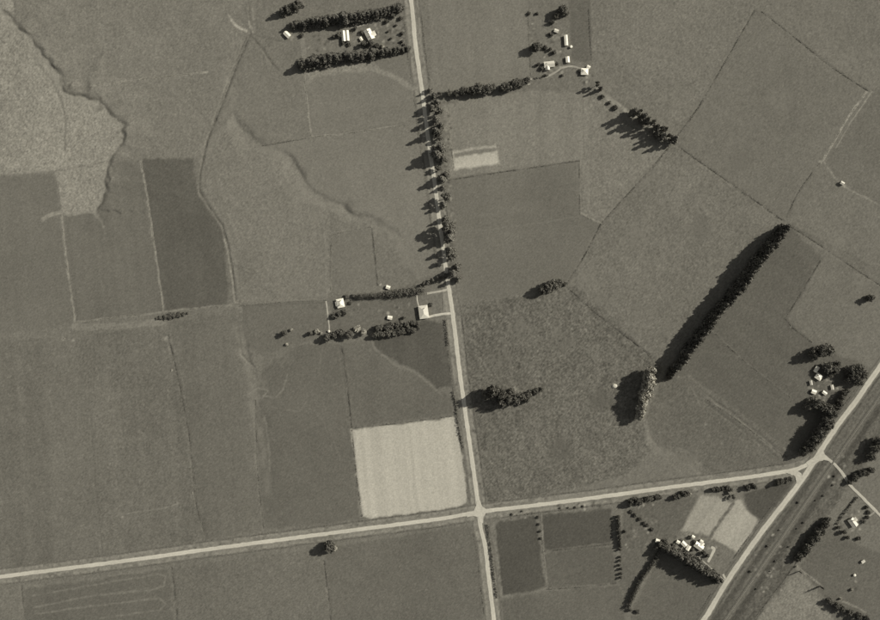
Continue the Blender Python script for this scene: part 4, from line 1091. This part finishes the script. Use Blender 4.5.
def building(name, cat, px, py, L, Wd, ang, label, wall=2.6, pitch=28, roof=225, kind='gable', wallm=None, chimney=0, wing=None, lean=None, windows=True):
    """ang: direction of the ridge in the photograph, degrees clockwise from the x axis"""
    x, y = W(px, py)
    z = min(ground_z(px + dx, py + dy) for dx in (-3, 0, 3) for dy in (-3, 0, 3))
    o = empty(name, (x, y, z + 0.02), -math.radians(ang)); tag(o, label, cat)
    wm = wallm or M_WALL
    p = math.radians(pitch)
    if kind == 'gable':
        rm, gh = gable_roof(L, Wd, wall, p)
        gable_wall(L, Wd, wall, gh).build("wall", wm, o)
    elif kind == 'double':
        for s in (-1, 1):
            rm, gh = gable_roof(L, Wd/2, wall, p, .12, .1, 0, s*(Wd/4 + .06))
            gable_wall(L, Wd/2 - .1, wall, gh, 0, s*(Wd/4 + .06)).build("wall", wm, o)
            if s < 0: rm.build("roof", M_ROOF[roof], o)
    else:
        rm, gh = hip_roof(L, Wd, wall, p)
        MB().box(-L/2, -Wd/2, -.3, L/2, Wd/2, wall).build("wall", wm, o)
    ro = rm.build("roof", M_ROOF[roof], o)
    if kind == 'gable':
        MB().box(-L/2-.35, -.14, wall+gh+.06, L/2+.35, .14, wall+gh+.16).build("ridge_cap", M_ROOF[roof], ro)
    if wing:
        wx, wl, ww, side = wing            # a cross gable: position along the ridge, length out, width, side
        r2, gh2 = gable_roof(wl + Wd/2, ww, wall - .05, p, .35)
        r2.v = [(wx - side * yy * 1.0, side * (xx + (wl + Wd/2)/2), zz) for xx, yy, zz in r2.v]
        if kind == 'gable': r2.v = [(a, b, c) for a, b, c in r2.v]
        r2.build("wing_roof", M_ROOF[roof], o)
        g2 = gable_wall(wl + Wd/2 - .1, ww, wall - .1, gh2)
        g2.v = [(wx - side * yy, side * (xx + (wl + Wd/2)/2), zz) for xx, yy, zz in g2.v]
        g2.build("wing_wall", wm, o)
    if lean:
        lx, ll, ld, side = lean            # a lean-to / verandah along the long wall
        b0, b1 = side * (Wd/2 + .02), side * (Wd/2 + ld)
        m = MB(); zt = wall - .45; zl = wall - .45 - .22*ld
        vs = [(lx-ll/2, b0, zt), (lx+ll/2, b0, zt), (lx+ll/2, b1, zl), (lx-ll/2, b1, zl)]
        m.add(vs + [(a, b, c+.07) for a, b, c in vs], [(3,2,1,0),(4,5,6,7),(0,1,5,4),(1,2,6,5),(2,3,7,6),(3,0,4,7)])
        m.build("verandah_roof", M_ROOF[roof], o)
        for k in range(max(2, int(ll / 2.4) + 1)):
            xx = lx - ll/2 + .15 + (ll - .3) * k / max(1, int(ll / 2.4))
            yy = b1 - side * .12
            MB().box(xx-.06, yy-.06, -.3, xx+.06, yy+.06, zl + .02).build("post", M_TRIM, o)
    for k in range(chimney):
        cx = (-L*.28, L*.22)[k]; cy = Wd * .12 * (1, -1)[k]
        zc = wall + gh
        MB().box(cx-.4, cy-.3, wall*.9, cx+.4, cy+.3, zc + .9).build("chimney", M_BRICK, ro)
    sy = -Wd/2
    if windows:
        door_on(o, 0.0, sy, '-y')
        for u in ([-L*.3, L*.3] if L > 5 else [L*.32]):
            window_on(o, u, sy, .95, '-y'); window_on(o, u, Wd/2, .95, '+y')
        if L > 8: window_on(o, L/2, 0, .95, '+x', 1.3); window_on(o, -L/2, 0, .95, '-x', 1.3)
    else:
        door_on(o, L*.1, sy, '-y', min(1.6, L*.4), min(2.1, wall - .3))
        window_on(o, -L*.3, Wd/2, 1.0, '+y', .7, .7)
    return o

BLD = building
BLD("shed", "shed", 287.4, 35.2, 7.6, 4.8, 45, "small white shed between the two top left shelter belts", 2.6, 20, 235, windows=False)
BLD("barn", "barn", 345.6, 36.8, 12.5, 8.6, 85, "white barn with two side by side roofs in the top left farm", 3.0, 30, 225, 'double', windows=False)
BLD("farmhouse", "house", 369.5, 35.5, 12.5, 8.0, 62, "largest white house of the top left farm with cross roof", 2.9, 26, 235, 'gable', chimney=2, wing=(1.5, 3.2, 5.5, 1))
BLD("shed", "shed", 361.2, 39.6, 4.2, 2.6, 60, "tiny white lean shed at the corner of the top left farmhouse", 2.2, 15, 225, windows=False)
BLD("long_shed", "shed", 565.8, 41.0, 12.0, 3.6, 86, "long narrow white shed in the top middle farm", 2.6, 16, 225, windows=False)
BLD("shed", "shed", 567.4, 60.2, 6.6, 4.0, 84, "small white shed below the long narrow one", 2.5, 18, 235, windows=False)
BLD("farmhouse", "house", 549.0, 65.0, 12.0, 6.5, -6, "top middle farmhouse with pale roof behind the curving drive", 2.8, 28, 205, 'gable', chimney=1, wing=(-2.5, 3.0, 4.8, -1), wallm=M_WALL)
BLD("cottage", "house", 584.2, 72.2, 8.0, 7.2, 2, "square bright white cottage at the end of the curving drive", 2.8, 22, 235, 'hip', chimney=1)
BLD("shed", "shed", 588.3, 67.6, 3.6, 3.0, 30, "tiny pale shed just above the square white cottage", 2.2, 14, 225, windows=False)
BLD("shed", "shed", 556.2, 31.5, 4.6, 3.4, 20, "pale hut above the long white shed near the top", 2.1, 15, 205, windows=False)
BLD("farmhouse", "house", 340.6, 303.2, 10.0, 8.2, 78, "white middle farmhouse above the white straight path", 2.9, 20, 235, 'hip', chimney=2, lean=(0, 6, 1.8, -1))
BLD("shed", "shed", 388.2, 287.4, 4.4, 3.6, 20, "tiny bright shed above the farmyard hedge", 2.4, 16, 235, windows=False)
BLD("shed", "shed", 390.0, 317.6, 5.2, 3.8, 10, "bright little shed above the dense farm grove", 2.4, 16, 235, windows=False)
BLD("school_building", "school", 423.6, 312.0, 15.0, 10.5, 82, "wide pale roofed building on the fenced lawn beside the road", 3.4, 15, 205, 'hip', chimney=1)
BLD("shed", "shed", 815.7, 369.2, 7.0, 3.8, -58, "upper of two bright sheds among the right hand farm trees", 2.6, 20, 235, windows=False)
BLD("farmhouse", "house", 817.9, 376.6, 7.4, 6.4, 35, "lower bright building of the pair among the right farm trees", 2.7, 20, 235, 'hip', chimney=1)
BLD("shed", "shed", 813.1, 391.6, 5.2, 4.4, 20, "bright square shed at the west of the right farm yard", 2.4, 18, 235, windows=False)
BLD("shed", "shed", 823.8, 392.7, 5.0, 3.2, 35, "small bright shed in the middle of the right farm yard", 2.3, 18, 225, windows=False)
BLD("shed", "shed", 831.4, 387.0, 5.0, 2.6, 80, "narrow pale shed at the east of the right farm yard", 2.2, 15, 205, windows=False)
BLD("shed", "shed", 810.4, 382.6, 4.8, 2.6, 80, "narrow grey shed between the bright pair and square shed", 2.2, 15, 185, windows=False)
BLD("hut", "hut", 841.3, 183.6, 4.0, 3.2, 30, "lone little hut by the pale track in the right paddocks", 2.8, 22, 205, windows=False)
BLD("shed", "shed", 677.7, 541.4, 3.6, 3.2, 30, "tiny bright shed at the west of the lower farm", 2.3, 15, 235, windows=False)
BLD("shed", "shed", 683.4, 543.3, 6.4, 4.4, 45, "bright shed second from the west in the lower farm", 2.5, 18, 235, windows=False)
BLD("shed", "shed", 687.8, 547.2, 5.6, 4.0, -60, "bright shed between the western sheds and lower farmhouse", 2.5, 18, 235, windows=False)
BLD("shed", "shed", 692.7, 536.2, 3.2, 2.8, 30, "tiny bright shed above the lower farmhouse by the stubble", 2.2, 15, 235, windows=False)
BLD("farmhouse", "house", 698.2, 545.4, 10.5, 6.5, 35, "large white lower farmhouse with cross roof beside the stubble plots", 2.8, 25, 235, 'gable', chimney=1, wing=(1.5, 2.8, 4.6, 1))
BLD("shed", "shed", 701.0, 540.8, 3.4, 3.0, 30, "tiny white shed touching the top of the lower farmhouse", 2.2, 15, 225, windows=False)
BLD("shed", "shed", 657.3, 540.2, 4.6, 3.6, 20, "white shed in the dark trees at the tall hedge head", 2.5, 18, 235, windows=False)
BLD("farmhouse", "house", 852.0, 522.0, 10.5, 7.0, 55, "pale roofed house among bushes beyond the railway", 2.8, 25, 205, 'gable', chimney=1, wing=(-1.5, 2.6, 4.6, 1))
BLD("shed", "shed", 862.5, 561.0, 3.8, 2.6, -35, "small pale shed in the corner paddock beyond the railway", 2.1, 15, 205, windows=False)

# water tanks, trough, stack, mast
def tank(px, py, r, h, label):
    x, y = W(px, py)
    o = empty("water_tank", (x, y, ground_z(px, py) - .02)); tag(o, label, "tank")
    MB().cyl(0, 0, 0, h, r, r, 20).build("tank_body", M_CONC, o)
    MB().cyl(0, 0, h + .003, h + .35, r + .1, .15, 20).build("lid", M_ROOF[235], o)
    MB().box(r - .02, -.05, .1, r + .1, .05, h).build("pipe", M_STEEL, o)
tank(571, 47.3, 1.5, 2.2, "round white tank east of the long narrow shed")
tank(329.2, 331.2, 1.3, 2.0, "round white tank at the foot of the white straight path")
tank(854, 574.5, 1.4, 2.0, "round white tank in the corner paddock beyond the railway")
def trough(px, py, label, rz):
    x, y = W(px, py)
    o = empty("water_trough", (x, y, ground_z(px, py)), rz); tag(o, label, "trough")
    m = MB()
    m.box(-1.1,-.5,-.1,1.1,.5,.12); m.box(-1.1,-.5,.12,1.1,-.38,.6); m.box(-1.1,.38,.12,1.1,.5,.6); m.box(-1.1,-.38,.12,-.98,.38,.6); m.box(.98,-.38,.12,1.1,.38,.6)
    m.build("basin", M_CONC, o)
    MB().box(-.97,-.37,.4,.97,.37,.45).build("water", M_GLASS, o)
trough(64, 338.5, "pale trough on worn ground beside the western fence corner", .2)
trough(171.5, 370, "pale upright trough alone in the western strip paddock", 1.4)
trough(192.5, 493, "pale trough above the lower road in the western strips", 1.5)
trough(543, 364, "pale trough above the large clump east of the road", .4)
# straw heap
def heap(px, py, r, h, label):
    x, y = W(px, py); o = empty("straw_heap", (x, y, ground_z(px, py) - .05)); tag(o, label, "straw heap")
    rr = np.random.default_rng(5); vs = []; fs = []; n = 18; m = 7
    for i in range(m + 1):
        t = i / m
        for k in range(n):
            a = 2*math.pi*k/n; q = r * math.cos(t*math.pi/2) ** .8 * (1 + rr.normal(0, .05)) + .02
            vs.append((q*math.cos(a)*1.3, q*math.sin(a), h*math.sin(t*math.pi/2)*(1 + rr.normal(0, .03))))
    for i in range(m):
        for k in range(n): fs.append((i*n+k, i*n+(k+1) % n, (i+1)*n+(k+1) % n, (i+1)*n+k))
    link("heap", mesh_from("heap", vs, fs, noise_mat("straw", 195, .2, 1.5), True), o)
heap(614.5, 386, 2.6, 2.0, "pale straw heap west of the short pale tree line")
# wind pump by the barn
x, y = W(347, 25)
o = empty("wind_pump", (x, y, ground_z(347, 25))); tag(o, "thin wind pump tower above the double roofed barn", "wind pump")
for sx, sy in ((-1,-1),(1,-1),(1,1),(-1,1)): MB().limb((sx*.9, sy*.9, -.1), (sx*.12, sy*.12, 7.5), .07, .05, 5).build("leg", M_STEEL, o)
m = MB()
for z in (1.8, 3.6, 5.4):
    k = .9 - (.78 * z / 7.5)
    m.limb((-k,-k,z),(k,-k,z),.03,.03,4); m.limb((k,-k,z),(k,k,z),.03,.03,4); m.limb((k,k,z),(-k,k,z),.03,.03,4); m.limb((-k,k,z),(-k,-k,z),.03,.03,4)
m.build("brace", M_STEEL, o)
wh = MB().cyl(0, 0, 7.45, 7.75, .16, .16, 8).build("hub", M_STEEL, o)
for k in range(12):
    a = 2*math.pi*k/12
    u = (math.cos(a), math.sin(a))
    MB().add([(.45, .2*u[0]-.05*u[1], 7.6+.2*u[1]+.05*u[0]), (.5, .2*u[0]+.05*u[1], 7.6+.2*u[1]-.05*u[0]), (.5, 1.3*u[0]+.28*u[1], 7.6+1.3*u[1]-.28*u[0]), (.38, 1.3*u[0]-.28*u[1], 7.6+1.3*u[1]+.28*u[0])], [(0,1,2,3)]).build("blade", M_TRIM, o)
MB().limb((.5, 0, 7.6), (-1.6, 0, 7.6), .05, .04, 5).build("shaft", M_STEEL, o)
MB().box(-2.4, -.02, 7.2, -1.4, .02, 8.0).build("vane", M_TRIM, o)

# ------------------------------------------------------------------ fences (post and wire, with the rank grass that grows along them)
def fence(pts, label, tone=124, grass=0.9, gh=0.35, step=5.0):
    if tone > 114: gh = 0.10
    C = resample(pts, step / S)
    x0, y0 = W(*C[0])
    o = empty("fence", (x0, y0, 0)); tag(o, label, "fence")
    mp = MB(); mw = MB()
    P = []
    for p in C:
        X, Y = W(*p); z = ground_z(p[0], p[1]); P.append((X - x0, Y - y0, z))
        mp.box(X-x0-.07, Y-y0-.07, z-.3, X-x0+.07, Y-y0+.07, z+1.15)
    for a, b in zip(P[:-1], P[1:]):
        for zz in (.35, .7, 1.05):
            d = np.array(b) - np.array(a); n = np.array([-d[1], d[0]]); n = n / (np.linalg.norm(n) + 1e-9) * .012
            mw.add([(a[0]-n[0], a[1]-n[1], a[2]+zz), (b[0]-n[0], b[1]-n[1], b[2]+zz), (b[0]+n[0], b[1]+n[1], b[2]+zz+.01), (a[0]+n[0], a[1]+n[1], a[2]+zz+.01)], [(0,1,2,3)])
    mp.build("posts", M_WOOD, o)["kind"] = "stuff"
    mw.build("wires", M_STEEL, o)["kind"] = "stuff"
    D = resample(pts, .6)
    T = np.gradient(D, axis=0); T /= np.linalg.norm(T, axis=1)[:, None] + 1e-9
    r = np.random.default_rng(len(label) * 3 + int(abs(x0)))
    n = int(len(D) * (5 if tone > 118 else 3))
    wg = np.clip(np.interp(np.arange(len(D)), np.arange(0, len(D) + 9, 8), r.uniform(-.25, 1, len(np.arange(0, len(D) + 9, 8)))), 0.05, 1); wg /= wg.sum()
    k = r.choice(len(D), n, p=wg)
    off = r.normal(0, grass * .35, n)
    q = D[k] + np.stack([-T[k, 1], T[k, 0]], 1) * (off / S)[:, None] + r.normal(0, .25, (n, 2))
    pt = np.array([(*W(a, b), ground_z(a, b) + r.uniform(.02, gh)) for a, b in q]) - np.array([x0, y0, 0])
    nr = np.tile(np.array([0, 0, 1.0]), (n, 1))
    v, f = leaf_cloud(pt, nr, .26, r)
    key = "rank_grass_%d" % tone
    mat = bpy.data.materials.get(key) or noise_mat(key, tone, .25, .7)
    link("rank_grass", quad_mesh("rank_grass", v, f, mat), o)["kind"] = "stuff"

def off_line(pts, d):
    C = resample(pts, 6); T = np.gradient(C, axis=0); T /= np.linalg.norm(T, axis=1)[:, None]
    return [(float(p[0] - t[1]*d), float(p[1] + t[0]*d)) for p, t in zip(C, T)]
def cut(pts, lo, hi, ax):
    return [p for p in pts if lo <= p[ax] <= hi]
FN = [
 ([(141,161),(150,215),(158,270),(163,310)], "pale upright fence line dividing the two dark western paddocks", 150),
 ([(62,216),(64,240),(69,280),(75,322)], "pale upright fence line running down from the stream pocket", 146),
 ([(75,322),(110,318),(150,313)], "pale fence line west of the lens shaped thicket", 132),
 ([(190,309),(228,305),(240,304)], "short pale fence line east of the lens shaped thicket", 128),
 ([(90,87),(130,81),(170,76),(207,72)], "dotted pale fence line across the top left pasture", 150),
 ([(304,72),(306,92),(310,130),(312,137)], "pale fence line on the west of the dark rounded paddock", 145),
 ([(312,137),(350,133),(414,124)], "pale fence line under the dark rounded paddock", 140),
 ([(256,147),(285,142),(310,138)], "faint fence line continuing west from the dark rounded paddock", 100),
 ([(447,108),(450,135),(454,168)], "pale upright fence line west of the small stubble patch", 145),
 ([(449,180),(500,172.5),(578,161)], "fence line along the top of the pointed dark paddock", 100),
 ([(579.5,161),(580,212)], "upright fence line at the east of the dark paddock", 128),
 ([(580,214),(601,224)], "short bright fence line at the point of the dark paddock", 150),
 ([(601,224),(585,255),(567,284)], "dark fence line slanting back from the point of the paddock", 88),
 ([(603,222),(620,203),(650,170),(672,144)], "dark fence line slanting up to the ragged tree row", 92),
 ([(673,142),(700,162),(740,190),(782,220)], "dark fence line slanting from ragged trees to the windbreak head", 88),
 ([(755,10),(735,45),(700,105),(674,141)], "dark fence line slanting down from the top edge to ragged trees", 96),
 ([(762,12),(800,42),(830,66),(868,91)], "dark fence line slanting down across the top right corner", 86),
 ([(867,92),(848,118),(832,145),(823,160)], "bright fence line beside the pale track near the right edge", 165),
 ([(820,163),(800,190),(787,217)], "faint fence line from the pale track to the windbreak head", 95),
 ([(791,227),(812,240),(845,262),(880,285)], "faint fence line continuing from the windbreak to the right edge", 96),
 ([(822,258),(800,295),(786,318)], "faint fence line inside the paddock below the windbreak", 94),
 ([(786,319),(793,328),(812,342)], "short dark fence corner in the paddock below the windbreak", 90),
 ([(566,286),(600,316),(640,347),(656,362)], "dark fence line slanting to the lower end of the windbreak", 90),
 ([(716,334),(740,357),(766,378),(790,397)], "pale ditch fence across the smooth paddock below the windbreak", 116),
 ([(708,400),(740,422),(770,445),(790,461)], "fence line slanting to the forked road junction", 112),
 ([(541,514),(543,548),(547,586)], "pale fence line between the two darkest lower paddocks", 136),
 ([(547,589),(580,587),(616,583)], "fence line under the grey oblong paddock", 104),
 ([(545,551),(575,548),(613,544)], "fence line between the dark and grey oblong paddocks", 108),
 ([(324,560),(328,590),(331,620)], "dark fence line running down from the lone verge tree", 86),
 ([(172,567),(176,600),(178,618)], "dark fence line east of the looping plough marks", 90),
 ([(22,586),(25,618)], "dark fence line at the west of the looping plough marks", 92),
 ([(169,335),(180,385),(190,440),(196,500),(206,538)], "long curved fence line between the western strip paddocks", 94),
 ([(256,400),(258,470),(264,528)], "upright fence line west of the curving pale tracks", 112),
 ([(342,346),(348,390),(352,428)], "dark double fence line above the bright stubble square", 88),
 ([(352,430),(357,480),(362,516)], "dark fence line along the west of the bright stubble square", 90),
 ([(352,428),(400,423),(452,416)], "fence line along the top of the bright stubble square", 104),
 ([(240,306),(285,302),(326,300)], "pale fence line west of the middle farmhouse", 124),
 ([(588.5,10),(590,40),(591.5,60)], "dark fence line behind the narrow dark top paddock", 88),
 ([(528,12),(529,40),(531,76)], "fence line between the streaked paddock and top middle farm", 124),
 ([(372,228),(375,255),(378,285)], "dotted dark fence line east of the little house paddock", 90),
 ([(330,235),(352,230),(371,227)], "dotted pale fence line above the little house paddock", 136),
 ([(331,236),(331,290)], "dotted pale fence line west of the little house paddock", 128),
 ([(800,570),(812,578),(822,586)], "pale fence between the two slender poplars", 150),
]
for pts, lab, tn in FN: fence(pts, lab, tn)
n_w = off_line(R_NS, 9.0); n_e = off_line(R_NS, -9.0)
fence(cut(n_w, 12, 84, 1), "west verge fence of the upper road beside the top left farm", 122)
fence(cut(n_w, 95, 270, 1), "west verge fence of the upper road along the roadside trees", 118)
fence(cut(n_w, 345, 500, 1), "west verge fence of the road beside the stubble square", 110)
fence(cut(n_e, 12, 84, 1), "east verge fence of the upper road beside the streaked paddock", 122)
fence(cut(n_e, 105, 285, 1), "east verge fence of the upper road behind the roadside trees", 126)
fence(cut(n_e, 300, 500, 1), "east verge fence of the road beside the coarse tussock", 112)
fence(cut(n_w, 530, 618, 1), "west verge fence of the road below the crossroads", 104)
s_w = off_line(R_WE, 8.0); s_n = off_line(R_WE, -8.0)
fence(cut(s_w, 2, 470, 0), "lower verge fence of the long road west of the crossroads", 116)
fence(cut(s_n, 2, 465, 0), "upper verge fence of the long road west of the crossroads", 116)
fence(cut(s_n, 490, 790, 0), "upper verge fence of the road east of the crossroads", 116)
fence(cut(s_w, 500, 620, 0), "lower verge fence of the road east of the crossroads", 114)
fence(cut(off_line(R_DI, 7.0), 378, 455, 1), "fence between the highway and the dark tree row", 110)
fence(cut(off_line(R_DI, 7.5), 500, 570, 1), "fence between the highway and the twin stubble plots", 104)
fence(cut(off_line(R_DI, 7.5), 590, 618, 1), "fence between the highway and the lower triangle paddock", 104)
fence([(755,618),(790,572),(800,556)], "fence between railway reserve and pale tussock paddock", 110)
